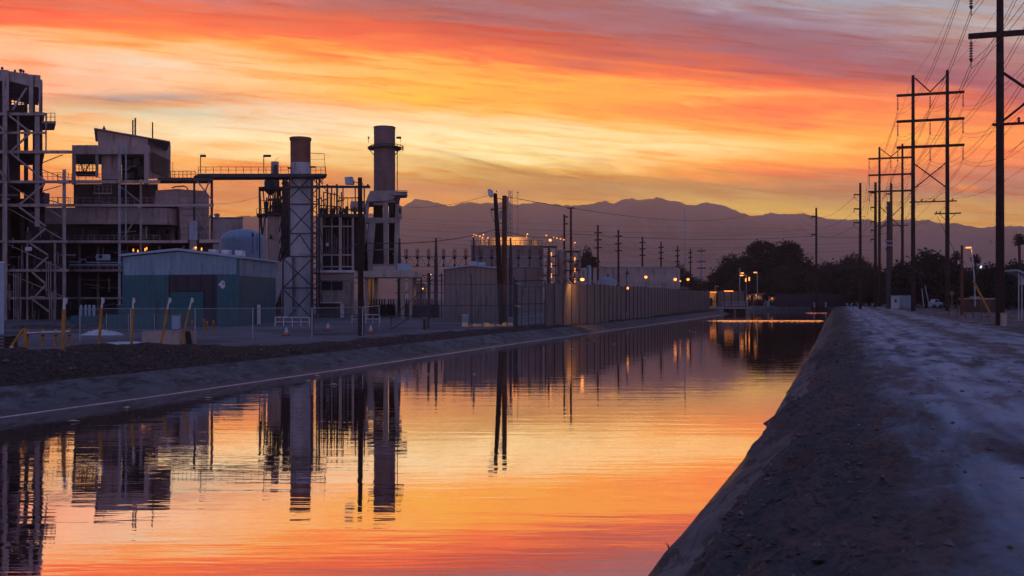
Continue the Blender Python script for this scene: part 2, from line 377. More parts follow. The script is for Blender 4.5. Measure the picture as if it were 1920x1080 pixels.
def lamp(p, e, r=.12, c=(1,.45,.10), name='lamp_light', aim=(0,.5,-.86), cone=150):
    d = bpy.data.lights.new(name, 'SPOT'); d.energy = e; d.shadow_soft_size = .11; d.color = c; d.spot_size = R(cone); d.spot_blend = .6   # spots, some without a fitting, aimed away from the canal to miss its reflections
    o = bpy.data.objects.new(name, d); COL.objects.link(o); o.location = p; o.rotation_euler = Vector(aim).to_track_quat('-Z', 'Y').to_euler(); return o
# ================================================================== SETTING
def bnd(y):
    y = np.asarray(y, float)
    b = .98 + (fbm(y*.17+3.3, y*0+1.5, 3)-.5)*1.1 + (fbm(y*1.3, y*0+7.5, 3)-.5)*.42 - 1.1*np.exp(-((y-24.5)/3.2)**2) - .5*np.exp(-((y-47)/5.0)**2)
    return np.clip(b, .08, 1.35)
def ground_z(x, y):
    """height of the land; x, y arrays"""
    x = np.asarray(x, float); y = np.asarray(y, float)
    xl = np.interp(y, [a for a, b in LE], [b for a, b in LE]); xr = np.interp(y, [a for a, b in RE], [b for a, b in RE])
    xl = np.where(y < LE[0][0], LE[0][1]+(y-LE[0][0])*.37, xl); xr = np.where(y < RE[0][0], RE[0][1]+(y-RE[0][0])*.366, xr)
    xl = np.where(y > 260, 63+(y-260)*.33, xl); xr = np.where(y > 260, 83.6+(y-260)*.33, xr)
    dl = (xl-x)/1.053; dr = (x-xr)/1.053
    # left bank: lining, dirt shoulder / berm, works yard
    n = fbm(x*1.1, y*1.1, 5, .55)-.5; nb = fbm(x*.25+40, y*.25, 3)-.5
    berm = np.interp(y, [0, 38, 52], [.48, .42, -.36])
    top = np.where(dl < 2.0, np.interp(dl, [-1.2, 0, 1.55, 1.95], [WZ-.75, WZ, -.62, -.52]), 0)
    a = np.interp(dl, [1.95, 3.9, 5.2, 8.5, 1e4], [0, 1, 1, 0, 0]); b = np.interp(dl, [1.95, 3.6, 1e4], [-.50, GL, GL])
    zl = np.where(dl < 1.95, top, b + a*(berm-GL) + (n*.30 + (fbm(x*.45+y*.3, y*.5-x*.2+20, 3)-.5)*.30)*np.interp(dl, [1.95, 2.3, 4.5, 8, 12], [0.1, 1.3, 1.2, .35, .12]) + nb*.2*np.clip((dl-2)/3, 0, 1)*np.clip((9-dl)/4, .15, 1))
    # right bank: lining, rough crest, track
    bb = bnd(y)
    n2 = fbm(x*2.3+9, y*2.3, 5, .58)-.5; n3 = fbm(x*.9+3, y*.9, 4)-.5
    wob = (fbm(x*.0+2.2, y*.35, 3)-.5)*1.0
    d2 = dr + wob*np.clip(dr*3, 0, 1)*.55
    zr = np.where(d2 < 1.15, np.interp(d2, [-1.2, 0, 1.15], [WZ-.75, WZ, -.36]), np.interp(d2, [1.15, 1.9, 2.9, 1e4], [-.36, -.10, 0, 0]))
    ramp = np.interp(dr-bb, [-.1, .3, 1.6, 3.5, 8, 30], [0.03, 1, .75, .26, .13, .15])
    n4 = fbm(x*7.1+5, y*7.1, 3, .6)-.5
    zr = zr + (n2*.34 + n3*.20 + n4*.20)*ramp + (.20*np.exp(-((y-24.0)/3.5)**2)+.14*np.exp(-((y-47)/5.0)**2))*np.exp(-((dr-.7)/.9)**2)*(.6+.8*fbm(x*1.7, y*1.7, 3)) + ((fbm(x*0+1.1, y*.8, 3, .5)-.5)*.26 + n3*.10)*np.exp(-((dr-.3)/.7)**2)
    mid = np.full_like(zr, WZ-1.6)
    z = np.where(dl > 0, zl, np.where(dr > 0, zr, np.maximum(np.maximum(WZ+dl*.62, WZ+dr*.62), mid)))
    k = np.clip((y-CEND)/3.0, 0, 1); z = np.where(y > CEND, z*(1-k) + np.maximum(z, -.02 + (fbm(x*.2, y*.2, 3)-.5)*.1)*k, z)
    far = np.clip((y-190)/90, 0, 1)*np.clip(dl/20, 0, 1)
    z = z*(1-far) + far*(-.15)
    return z
def gz(x, y): return float(ground_z(np.array([x]), np.array([y]))[0])
rows = [-14., -9, -5, -2, 0, 2, 3.5, 4.6]
y = 5.2
while y < 28: rows.append(y); y += .075 + max(0, (y-12))*.004
while y < 266: rows.append(y); y *= 1.0065
rows += [266.0]; y = 272
while y < 7200: rows.append(y); y *= 1.22
rows = np.array(rows)
dl_ = list(np.arange(0, 1.951, .15)) + list(np.arange(2.05, 9, .14)); d = 9.2
while d < 6500: dl_.append(d); d *= 1.16
dr_ = list(np.arange(0, 1.16, .10)) + list(np.arange(1.22, 8, .075)); d = 8.2
while d < 5500: dr_.append(d); d = d*1.10 if d < 60 else d*1.3
dl_ = np.array(dl_); dr_ = np.array(dr_)
def sheet(name, xs, ys, zs, m, smooth=True):
    nr, nc = xs.shape; v = np.stack([xs, ys, zs], -1).reshape(-1, 3)
    i = np.arange((nr-1)*nc).reshape(nr-1, nc)[:, :-1].ravel()
    f = np.stack([i, i+1, i+nc+1, i+nc], -1)
    me = bpy.data.meshes.new(name); me.vertices.add(len(v)); me.vertices.foreach_set('co', v.ravel())
    me.loops.add(f.size); me.loops.foreach_set('vertex_index', f.ravel().astype(np.int32)); me.polygons.add(len(f))
    me.polygons.foreach_set('loop_start', (np.arange(len(f))*4).astype(np.int32)); me.update(calc_edges=True)
    if smooth: me.shade_smooth()
    me.materials.append(m); me.validate()
    o = bpy.data.objects.new(name, me); COL.objects.link(o); o['kind'] = 'structure'; return o
xl = np.array([XL(a) for a in rows]); xr = np.array([XR(a) for a in rows])
def grid(edge, offs, sgn):
    xs = edge[:, None] + sgn*1.053*offs[None, :]; ys = np.repeat(rows[:, None], len(offs), 1)
    return xs, ys

# dirt: pale dusty wheel tracks along the canal, darker reddish soil beside them
def dirt_mat():
    m = bpy.data.materials.new('dirt_track_soil'); m.use_nodes = True; N = NT(m.node_tree); b = N.n['Principled BSDF']
    t = N.new('ShaderNodeTexCoord').outputs['Object']; sp = N.new('ShaderNodeSeparateXYZ'); N.l.new(t, sp.inputs[0])
    c = N.math('SUBTRACT', sp.outputs[0], N.math('MULTIPLY', sp.outputs[1], .33))
    al = N.comb(c, N.math('MULTIPLY', sp.outputs[1], .28))
    big = N.noise(al, .42, 5, .6, .8); med = N.noise(al, .9, 5, .6, .7); fin = N.noise(t, 9.0, 6, .7); grit = N.noise(t, 45, 4, .7)
    pan = N.noise(N.mapping(t, loc=(31, 7, 0), scale=(1, .35, 1)), .16, 4, .55, .6)
    soil = N.mix(N.mr(pan, .4, .6), (.078, .050, .040), (.185, .108, .085))
    soil = N.mix(N.mr(med, .42, .58), soil, (.125, .098, .088))
    soil = N.mix(N.mr(fin, .42, .70, 0, .75), soil, (.038, .029, .031))
    soil = N.mix(N.mr(grit, .60, .74, 0, .55), soil, (.22, .19, .18))
    cc = N.math('ADD', c, N.math('MULTIPLY', N.math('SUBTRACT', big, .5), 4.5))
    t1 = N.math('MULTIPLY', N.mr(cc, .6, 2.2), N.mr(cc, 7.4, 5.0))
    t2 = N.math('MULTIPLY', N.mr(cc, 7.0, 8.0), N.mr(cc, 11.5, 9.8))
    st = N.noise(N.mapping(al, loc=(9, 4, 0), scale=(.55, .8, 1)), 1.0, 5, .6, 1.0)      # scattered dusty stains off the tracks
    t3 = N.math('MULTIPLY', N.mr(st, .50, .60), N.mr(c, .2, 1.2, 0, .5))
    tr = N.math('MAXIMUM', N.math('MAXIMUM', t1, t3), N.math('MULTIPLY', t2, .8))
    tr = N.math('MULTIPLY', tr, N.mr(N.noise(N.mapping(al, loc=(3, 1, 0), scale=(.7, 1.2, 1)), 1.0, 4, .6, 1.2), .56, .66, 1.0, .35))
    tr = N.math('MULTIPLY', tr, N.mr(med, .34, .54, .25, .9))
    tr = N.math('MULTIPLY', tr, N.mr(fin, .30, .62, .82, 1.0))
    pale = N.mix(N.mr(med, .4, .65), (.29, .34, .42), (.43, .48, .55))
    col = N.mix(tr, soil, pale)
    # wheel ruts pressed into the dust
    c2 = N.math('ADD', c, N.math('MULTIPLY', N.math('SUBTRACT', N.noise(N.comb(N.math('MULTIPLY', sp.outputs[1], .05), 0.0), 1.0, 2), .5), 1.6))
    rut = N.math('MINIMUM', N.math('ABSOLUTE', N.math('SUBTRACT', c2, 2.5)), N.math('ABSOLUTE', N.math('SUBTRACT', c2, 4.15)))
    rk = N.mr(N.math('ADD', rut, N.math('MULTIPLY', N.math('SUBTRACT', med, .5), .35)), .08, .34, .66, 1.0)
    col = N.mix(1.0, col, N.comb(rk, rk, rk), 'MULTIPLY')
    N.put(b.inputs['Base Color'], col); N.put(b.inputs['Roughness'], N.mr(tr, 0, 1, .95, .62, 'LINEAR')); b.inputs['Specular IOR Level'].default_value = .25
    bn = N.new('ShaderNodeBump'); bn.inputs['Strength'].default_value = .9; bn.inputs['Distance'].default_value = .06
    N.put(bn.inputs['Height'], N.math('ADD', N.math('MULTIPLY', fin, 1.0), N.math('MULTIPLY', grit, .35))); N.l.new(bn.outputs[0], b.inputs['Normal'])
    return m
def yard_mat():
    m = bpy.data.materials.new('works_yard_gravel'); m.use_nodes = True; N = NT(m.node_tree); b = N.n['Principled BSDF']
    t = N.new('ShaderNodeTexCoord').outputs['Object']; sp = N.new('ShaderNodeSeparateXYZ'); N.l.new(t, sp.inputs[0])
    big = N.noise(t, .09, 5, .6, .5); med = N.noise(t, .8, 5, .65); fin = N.noise(t, 7, 6, .7)
    g = N.mix(N.mr(big, .38, .62), (.13, .115, .12), (.24, .22, .23))
    g = N.mix(N.mr(med, .45, .7, 0, .6), g, (.09, .075, .075)); g = N.mix(N.mr(fin, .4, .7, 0, .6), g, (.07, .06, .06))
    # the raw shoulder of the bank is darker, redder soil (distance from the canal edge)
    d = N.math('SUBTRACT', N.math('MULTIPLY', sp.outputs[1], .33), sp.outputs[0])
    dm = N.mr(N.math('ADD', d, N.math('MULTIPLY', med, 1.6)), 29.2, 30.8)
    soil = N.mix(N.mr(fin, .35, .65), (.095, .060, .046), (.030, .020, .017))
    N.put(b.inputs['Base Color'], N.mix(dm, soil, g)); b.inputs['Roughness'].default_value = .95; b.inputs['Specular IOR Level'].default_value = .15
    bn = N.new('ShaderNodeBump'); bn.inputs['Strength'].default_value = .8; bn.inputs['Distance'].default_value = .06
    N.put(bn.inputs['Height'], fin); N.l.new(bn.outputs[0], b.inputs['Normal'])
    return m
xs, ys = grid(xl, dl_[dl_ >= 1.9], -1); xs = xs[:, ::-1]; ys = ys[:, ::-1]
sheet('ground', xs, ys, ground_z(xs, ys), yard_mat())
xs, ys = grid(xr, dr_[dr_ >= 1.05], 1); q = (xs-xr[:, None])/1.053; e0 = dr_[dr_ >= 1.05][0]
xs = xr[:, None] + 1.053*(q + (bnd(rows)[:, None]-e0)*np.clip((3.2-q)/(3.2-e0), 0, 1)); sheet('dirt_road', xs, ys, ground_z(xs, ys), dirt_mat())
a = xl[:, None] - 1.053*dl_[dl_ <= 1.96][::-1][None, :]; b = dr_[dr_ <= e0+.001]; b = xr[:, None] + 1.053*b[None, :]*(bnd(rows)/b[-1])[:, None]
mid = xl[:, None] + (xr-xl)[:, None]*np.array([.08, .2, .5, .8, .92])[None, :]
xs = np.concatenate([a, mid, b], 1); ys = np.repeat(rows[:, None], xs.shape[1], 1)
sheet('canal_lining', xs, ys, ground_z(xs, ys), M['lining'])

# thin pale strip along the waterline of the far bank
mb = MB(); yy = 14.0; pts = []
while yy < 190: pts.append(yy); yy *= 1.03
vs = []; fs = []
for i, q in enumerate(pts):
    x0 = XL(q); w = .035+.02*math.sin(q*1.7)
    vs += [(x0+.03, q, WZ-.02), (x0+.03, q, WZ+.006), (x0-.005-w*.35, q, WZ+.016), (x0-.05-w*.4, q, WZ-.02)]
    if i: o = 4*i; fs += [(o-4, o, o+1, o-3), (o-3, o+1, o+2, o-2), (o-2, o+2, o+3, o-1)]
mb.add(vs, fs); o = mb.build('waterline_strip', M['white']); o.name = 'canal_kerb'; o['kind'] = 'structure'

# water
def water_mat():
    m = bpy.data.materials.new('canal_water'); m.use_nodes = True; N = NT(m.node_tree); N.n.clear()
    t = N.new('ShaderNodeTexCoord').outputs['Object']
    w1 = N.noise(N.mapping(t, rot=(0, 0, .1), scale=(.22, 1.5, 1)), 1.0, 3, .5, .3)
    w2 = N.noise(N.mapping(t, rot=(0, 0, -.08), scale=(.9, 5.0, 1)), 1.0, 2, .5, .2)
    patch = N.noise(N.mapping(t, scale=(.08, .16, 1)), 1.0, 3, .5)
    w3 = N.math('MULTIPLY', N.noise(N.mapping(t, scale=(2.5, 11, 1)), 1.0, 2, .5), N.mr(patch, .42, .62, .1, 1.0))
    h = N.math('ADD', N.math('MULTIPLY', w1, 1.0), N.math('ADD', N.math('MULTIPLY', w2, .26), N.math('MULTIPLY', w3, .085)))
    bn = N.new('ShaderNodeBump'); bn.inputs['Strength'].default_value = 1.0; bn.inputs['Distance'].default_value = .005; N.put(bn.inputs['Height'], h)
    g = N.new('ShaderNodeBsdfGlossy'); g.inputs['Color'].default_value = (.97, .85, .83, 1); g.inputs['Roughness'].default_value = .02
    N.l.new(bn.outputs[0], g.inputs['Normal'])
    df = N.new('ShaderNodeBsdfDiffuse'); df.inputs['Color'].default_value = (.02, .025, .03, 1)
    lw = N.new('ShaderNodeFresnel'); lw.inputs['IOR'].default_value = 3.2
    mx = N.new('ShaderNodeMixShader'); N.l.new(N.mr(lw.outputs[0], .25, .60, .8, 1.0, 'LINEAR'), mx.inputs[0]); N.l.new(df.outputs[0], mx.inputs[1]); N.l.new(g.outputs[0], mx.inputs[2])
    o = N.new('ShaderNodeOutputMaterial'); N.l.new(mx.outputs[0], o.inputs[0]); return m
WM = water_mat()
wy = np.array([-14., 5, 14, 30, 60, 100, 160, 230, CEND+2.2]); xs = np.stack([[XL(a)-.9 for a in wy], [XR(a)+.7 for a in wy]], 1); ys = np.repeat(wy[:, None], 2, 1)
sheet('water', xs, ys, np.full(xs.shape, WZ), WM, False)
# long low swells shaped as a bright line across the canal, their near faces tilted up to the bright sky
for Yr, xa, xb in ((142, X(1307,142), XR(142)-.3), (214, X(1500,214), XR(214)-.6)):
    vs = []; fs = []; n = 90
    for i in range(n+1):
        x = xa+(xb-xa)*i/n; e = .12*math.sin(i*.9)+.06*math.sin(i*2.3); t_ = min(1, i/25+.15, (n-i)/3+.3); k = t_*(.85+.15*math.sin(i*1.7))
        prof = [(-1.9,-.012),(-1.2,.02),(-.6,.07),(0,.135),(.25,.15),(.5,.10),(.9,-.012)]
        vs += [(x, Yr+e+py_, WZ+(pz_*k if pz_ > 0 else pz_)) for py_, pz_ in prof]
        if i:
            o = 7*i; fs += [(o-7+j, o+j, o+j+1, o-6+j) for j in range(6)]
    o = MB().add(vs, fs).build('water_swell', WM, None, 2); o['kind'] = 'structure'

# mountains, built as real ridges 6-7 km away
SKYL = [(-500,415),(-200,405),(0,412),(120,400),(260,408),(400,412),(455,405),(480,405),(520,411),(600,405),(680,402),(740,396),(760,386),(775,375),(790,372),(803,375),(820,381),(845,386),(862,381),(885,379),(900,383),(915,380),(930,379),(950,377),(968,383),(985,381),(1010,379),(1030,383),(1050,384),(1085,387),(1100,383),(1125,379),(1140,378),(1152,382),(1165,376),(1185,371),(1196,374),(1212,374),(1228,370),(1245,373),(1265,378),(1290,383),(1303,385),(1318,380),(1332,380),(1350,384),(1372,391),(1402,405),(1430,402),(1445,398),(1465,401),(1480,401),(1500,399),(1515,403),(1540,408),(1570,412),(1590,413),(1620,411),(1640,415),(1665,413),(1690,414),(1710,411),(1735,412),(1762,420),(1790,417),(1812,424),(1840,427),(1862,424),(1900,425),(1960,426),(2100,420),(2500,430)]
def rock():
    m = bpy.data.materials.new('mountain_rock'); m.use_nodes = True; N = NT(m.node_tree); b = N.n['Principled BSDF']
    t = N.new('ShaderNodeTexCoord').outputs['Object']; a = N.noise(t, .004, 8, .65)
    N.put(b.inputs['Base Color'], N.mix(N.mr(a, .4, .6), (.10, .075, .09), (.34, .26, .30))); b.inputs['Roughness'].default_value = 1
    b.inputs['Specular IOR Level'].default_value = 0; return m
MD = 6500.0; nx = 1100; ny = 60
px = np.linspace(-500, 2500, nx); top = np.interp(px, [a for a, b in SKYL], [b for a, b in SKYL])
top = top - (fbm(px/11.0, px*0+3, 5, .68)-.5)*8.0
t = np.linspace(0, 1, ny)   # 0 foot, .5 ridge, 1 behind
xs = np.zeros((ny, nx)); ys = np.zeros((ny, nx)); zs = np.zeros((ny, nx))
for i, tt in enumerate(t):
    D = MD - 1600 + (3200*tt if tt <= .5 else 1600+(tt-.5)*1200); xs[i] = (px-960)/F*MD*(1 if True else 0); ys[i] = D
    prof = 1-abs(tt-.5)*2; rid = fbm(px/34.0, np.full(nx, tt*5.0)+9, 5, .55); hgt = CAMZ+(H0-top)/F*MD
    zs[i] = hgt*np.clip(prof*(.62+.76*rid*(1-prof**3)+.38*prof**3*1.0), 0, None) if tt != .5 else hgt
    zs[i] = np.minimum(zs[i], (CAMZ+(H0-top)/F*MD)*min(1, D/MD if tt <= .5 else 1)*(.99 if abs(tt-.5) > .01 else 1))
k = int(np.argmin(abs(t-.5))); zs[k] = CAMZ+(H0-top)/F*ys[k][0]; xs[k] = xs[k]
zs[0] = -30; zs[-1] = -30
o = sheet('mountains', xs, ys, zs, rock(), True)
# ================================================================== THE WORKS
def zpad(x, D): return gz(x, D)
def base(px, D): return (X(px, D), D, gz(X(px, D), D))
def part(mb, name, m, root, smooth=None): return mb.build(name, M[m] if isinstance(m, str) else m, root, smooth)
def rail(mb, x0, x1, ydeck, D, h=11.5, n=6, w=.9, y1=None):
    """handrail along the screen-parallel edge of a deck, px units"""
    y1 = ydeck if y1 is None else y1
    mb.ps(x0, ydeck-h, x1, y1-h, D, w); mb.ps(x0, ydeck-h*.5, x1, y1-h*.5, D, w*.8)
    for i in range(n+1):
        x = x0+(x1-x0)*i/n; yy = ydeck+(y1-ydeck)*i/n; mb.ps(x, yy, x, yy-h, D, w)
def pad_to(mb, x0, x1, D, dep, ytop):   # block standing on the yard
    return mb.box(X(x0,D), X(x1,D), D, D+dep, gz(X(x0,D), D)-.2, Z(ytop,D))
def col(mb, px, ytop, D, w, ybot=None):
    x = X(px, D); zb = Z(ybot, D) if ybot else gz(x, D)-.2; r = w*D/F/2
    return mb.box(x-r, x+r, D-r, D+r, zb, Z(ytop, D))

SKX = -.50
# ---------------- tall boiler frame at the far left
D = 118; t = thing('boiler_frame_tower', 'tallest open steel boiler frame with zigzag braces at the left edge', 'boiler tower', base(20, D))
for px, yt, w, dd, yb in [(9,140,6,0,None),(15,135,7,0,208),(60,141,8,0,215),(75,143,3,0,213),(72,210,9,0,425),(87,214,3,0,282),(35,214,4,0,300),(122,318,6.5,0,None),
                       (12,205,6,-1,None),(-12,140,8,0,None),(-35,140,8,0,None),(20,138,7,11,None),(50,138,7,11,None),(78,150,7,11,None),(104,455,4,0,None),(52,455,4,0,None)]:
    part(col(MB(), px, yt, D+dd, w, yb), 'column', 'steel', t)
part(MB().pp([(-60,130),(14,131),(17,133),(60,140),(76,141),(76,164),(66,163),(55,161),(17,152),(-60,150)], D, 11), 'roof_girder', 'steel', t)
for y, x0, x1, w in [(214,-60,86,5),(249,-60,87,4),(285,-60,134,5.5),(341,-60,130,5),(385,-60,128,5.5),(453,-60,128,4.5),(507,-60,128,5),(559,-60,128,4.5)]:
    part(MB().ps(x0, y, x1, y, D-.6, w), 'beam', 'steel', t)
for i, seg in enumerate([(18,217,56,247),(56,250,22,283),(22,288,84,339),(84,344,38,383),(36,388,86,424),(86,428,58,452),(56,456,90,478),(90,482,64,505),(60,510,86,532),(86,534,66,556),(62,562,92,584),(50,165,24,206),(-20,217,10,247),(-20,290,12,338)]):
    part(MB().ps(*seg, D-1.3, 2.9), 'brace', 'steel', t)
for seg in [(15,345,120,410),(15,390,120,450),(15,458,120,506),(15,512,118,556),(80,305,118,290),(80,318,122,336),(80,358,115,348),(80,372,122,384)]:
    part(MB().ps(*seg, D-.2, 1.6), 'tie_rod', 'steel', t)
# dark casings inside, sky shows between them
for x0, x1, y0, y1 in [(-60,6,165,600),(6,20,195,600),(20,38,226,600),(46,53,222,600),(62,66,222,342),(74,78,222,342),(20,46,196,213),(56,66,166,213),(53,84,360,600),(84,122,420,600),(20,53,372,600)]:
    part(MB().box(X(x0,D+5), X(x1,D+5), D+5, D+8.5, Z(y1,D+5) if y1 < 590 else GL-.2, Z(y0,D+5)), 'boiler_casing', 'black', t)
for y in (214, 285, 341, 385, 453, 507):
    part(MB().pb(-60, y-1.5, 84, y+1.5, D+.3, 11), 'floor_grating', 'dark_steel', t)
for y in (168, 176, 184, 192): part(MB().ps(17, y, 56, y+3, D+6, 1.2), 'pipe', 'dark_steel', t)
for x in (27, 33, 40, 47): part(MB().ps(x, 160, x, 210, D+6, 1.3), 'pipe', 'dark_steel', t)
pf = part(MB().pb(78, 227, 105, 231, D, 5), 'landing', 'steel', t); r_ = MB(); rail(r_, 80, 103, 227, D, 15, 3, 1, 227); part(r_, 'handrail', 'dark_steel', pf)
r_ = MB(); rail(r_, 80, 128, 338, D, 14, 5, .8); rail(r_, 90, 128, 384, D, 14, 4, .8); part(r_, 'handrail', 'dark_steel', t)
for px, h, rr in [(4,128,2.4),(28,133,2),(39,132,3.2),(44,134,2),(-6,126,3)]:
    part(MB().pl(px, D+3, [(rr*.5,140),(rr*.5,h+2),(rr,h+2),(rr,h-1),(rr*.3,h-3)], 10), 'roof_vent', 'dark_steel', t)
for x in (26, 30, 34, 38): part(MB().pt([(x,512),(x,600)], D-1.2, 2), 'pipe', 'steel', t)
for x in (87, 91, 95): part(MB().pt([(x,490),(x,552),(x+6,556),(x+6,606)], D-1.4, 2), 'pipe', 'steel', t)
b_ = part(MB().pb(47, 463, 60, 470, D-1.6, .7), 'floodlight', 'galv', t)
part(MB().pb(82, 362, 93, 380, D-.8, 2), 'fan_housing', 'dark_steel', t)

random.seed(31)
for k in range(46):     # pipes, ladders and small platforms crowding the frame
    x = random.uniform(-30, 118); y = random.uniform(225 if x < 72 else 400, 585); mm = random.choice(['steel','steel','blue_steel','dark_steel','galv'])
    if k % 3: part(MB().ps(x, y, x+random.uniform(-2,2), y+random.uniform(14,60), D+random.uniform(1,4.5), random.uniform(.9,2.4)), 'pipe', mm, t)
    else: part(MB().ps(x, y, x+random.uniform(10,34), y+random.uniform(-1,1), D+random.uniform(1,4.5), random.uniform(1,2.6)), 'pipe', mm, t)
for k in range(12):
    x = random.uniform(-20, 108); y = random.choice([341,385,453,507,559]) if x < 72 else random.choice([453,507,559]); w = random.uniform(6,16); h = random.uniform(6,20)
    part(MB().box(X(x,D), X(x+w,D), D+2, D+3.5, Z(y-2,D), Z(y-2-h,D)), 'machine', random.choice(['steel','brown','dark_steel']), t)
# ---------------- turbine / boiler house
SKX = -.40
D = 128; t = thing('boiler_house', 'beige boiler house with sloping penthouse, louvres and long rounded duct', 'building', base(260, D))
ph = part(MB().prism([(X(182,D),Z(242,D)),(X(277,D),Z(258,D)),(X(277,D),Z(275,D)),(X(184,D),Z(275,D))], D, D+9), 'penthouse', 'mauve', t)
# right-hand flank of the penthouse turns away from the canal
p0 = (X(277,D), D); p1 = (X(320,D+9), D+9)
def flank(y0a, y1a, y0b, y1b, off=0.0, th=.25):
    """a slab on the flank plane between p0 and p1; y rows at each end"""
    ax, ay = p0; bx, by = p1; n = Vector((by-ay, -(bx-ax), 0)).normalized()*off; m2 = Vector((by-ay, -(bx-ax), 0)).normalized()*-th
    A = [(ax+n.x, ay+n.y, Z(y0a,ay)), (bx+n.x, by+n.y, Z(y0b,by)), (bx+n.x, by+n.y, Z(y1b,by)), (ax+n.x, ay+n.y, Z(y1a,ay))]
    B = [(x+m2.x, y+m2.y, z) for x, y, z in A]
    return MB().add(A+B, [(0,3,2,1),(4,5,6,7),(0,1,5,4),(1,2,6,5),(2,3,7,6),(3,0,4,7)])
part(flank(258,336,268,334), 'flank_wall', 'mauve', t)
part(MB().prism([(X(180,D),Z(241,D)),(X(322,D),Z(266,D)),(X(322,D),Z(267.6,D)),(X(180,D),Z(243,D))], D-.6, D+9.6), 'roof', 'steel', t)
# louvres as real blades
lv = MB()
for k in range(13):
    f0 = .12; f1 = .88; ya = 284+k*2.8; ax, ay = p0; bx, by = p1
    a = (ax+(bx-ax)*f0, ay+(by-ay)*f0); b = (ax+(bx-ax)*f1, ay+(by-ay)*f1)
    lv.beam((a[0]+.25, a[1]-.25, Z(ya,D)), (b[0]+.25, b[1]-.25, Z(ya+1.8,D)), .30, .06)
part(lv, 'louvre', 'steel', t)
part(MB().pb(135, 272, 281, 289, D-.5, 10), 'deck_girder', 'mauve', t)
for px, yt, yb, w, dd, mm in [(140,288,346,7,0,'mauve'),(183,288,332,6,0,'mauve'),(276,286,345,8,-.6,'mauve'),(225,270,600,5,-2,'blue_steel'),(236.5,272,456,2.6,-2,'blue_steel'),(265,336,600,4.5,-2,'steel'),
                          (365,335,418,4,-1,'dark_steel'),(398,338,470,4.5,-1,'dark_steel'),(150,455,600,5,1,'steel'),(185,455,600,5,3,'steel'),(345,455,600,5,3,'steel'),(300,455,600,5,3,'steel')]:
    part(col(MB(), px, yt, D+dd, w, yb if yb < 600 else None), 'column', mm, t)
for y, x0, x1, w in [(341,108,300,6),(385,108,400,5),(453,108,352,5),(507,108,300,4),(559,108,235,4)]:
    part(MB().ps(x0, y, x1, y, D-2.4, w), 'beam', 'mauve' if y < 460 else 'steel', t)
part(MB().pb(296, 333, 400, 339, D-2, 3), 'walkway_beam', 'dark_steel', t)
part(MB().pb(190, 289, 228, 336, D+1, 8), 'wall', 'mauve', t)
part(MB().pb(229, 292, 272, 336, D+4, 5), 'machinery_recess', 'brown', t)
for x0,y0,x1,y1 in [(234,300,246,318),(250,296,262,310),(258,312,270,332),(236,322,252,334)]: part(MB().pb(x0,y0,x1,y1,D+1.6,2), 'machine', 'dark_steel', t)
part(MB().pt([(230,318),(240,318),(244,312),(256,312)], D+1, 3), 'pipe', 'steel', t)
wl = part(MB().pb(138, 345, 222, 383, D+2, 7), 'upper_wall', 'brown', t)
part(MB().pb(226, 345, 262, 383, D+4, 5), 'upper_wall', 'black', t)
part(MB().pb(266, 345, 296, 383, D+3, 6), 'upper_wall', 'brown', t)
lp = part(MB().pb(175, 361, 210, 364, D-2, 2), 'landing', 'steel', t); r_ = MB(); rail(r_, 177, 209, 361, D-2, 13, 4, .8); part(r_, 'handrail', 'steel', lp)
part(MB().pt([(186,364),(186,378),(192,380),(212,380)], D-1.6, 1.8), 'pipe', 'steel', t)
part(MB().pb(84, 389, 262, 420, D, 7), 'duct', 'mauve', t)
# the rounded end of the duct
vs = []; nseg = 14; cx = X(300,D); r0 = X(325,D)-cx
prof = [(X(264,D), D-.2)] + [(cx+r0*math.sin(a*math.pi/2/nseg), D-.2+ r0*1.6*(1-math.cos(a*math.pi/2/nseg))) for a in range(nseg+1)] + [(X(326,D), D+8), (X(264,D), D+8)]
n = len(prof); mbx = MB().add([(a, b, Z(421,D)) for a, b in prof]+[(a, b, Z(390,D)) for a, b in prof], [tuple(range(n-1,-1,-1)), tuple(range(n,2*n))]+[(i,(i+1)%n,(i+1)%n+n,i+n) for i in range(n)])
part(mbx, 'rounded_duct', 'mauve', t, 1)
part(MB().pp([(292,357),(335,354),(358,357),(358,384),(290,384)], D+1, 7), 'hopper', 'mauve', t)
hp = part(MB().pp([(336,386),(392,386),(392,366),(386,358),(358,356),(358,384),(336,385),(338,455),(390,455),(392,386)][0:1]+[(340,355),(386,358),(392,366),(392,452),(340,455)], D+.4, 7), 'casing', 'mauve', t)
cl = MB()
for y in (367, 379, 391, 403, 415, 427, 439, 450): cl.pb(339, y, 392.6, y+.9, D+.28, .2)
part(cl, 'stiffener', 'steel', hp)
part(MB().pb(296, 424, 328, 450, D+5, 3), 'switch_room', 'steel', t)
part(MB().pb(306, 430, 316, 438, D+4.9, .2), 'window', 'black', t)
part(MB().pb(355, 414, 370, 450, D-2.6, 2), 'cabinet', 'blue_steel', t); part(MB().pb(356, 450, 369, 475, D-2.4, 1.6), 'cabinet_stand', 'steel', t)
for seg in [(370,340,398,376),(392,340,375,384),(226,350,262,378),(228,450,262,400),(370,396,392,446),(396,400,380,446)]: part(MB().ps(*seg, D-1.8, 2.2), 'brace', 'steel', t)
lp = part(MB().pb(374, 449, 414, 455, D-3, 3), 'landing', 'mauve', t); r_ = MB(); rail(r_, 376, 413, 449, D-3, 14, 5, .9); part(r_, 'handrail', 'steel', lp)
r_ = MB(); rail(r_, 320, 366, 333, D-2, 12, 6, .9); part(r_, 'handrail', 'dark_steel', t)
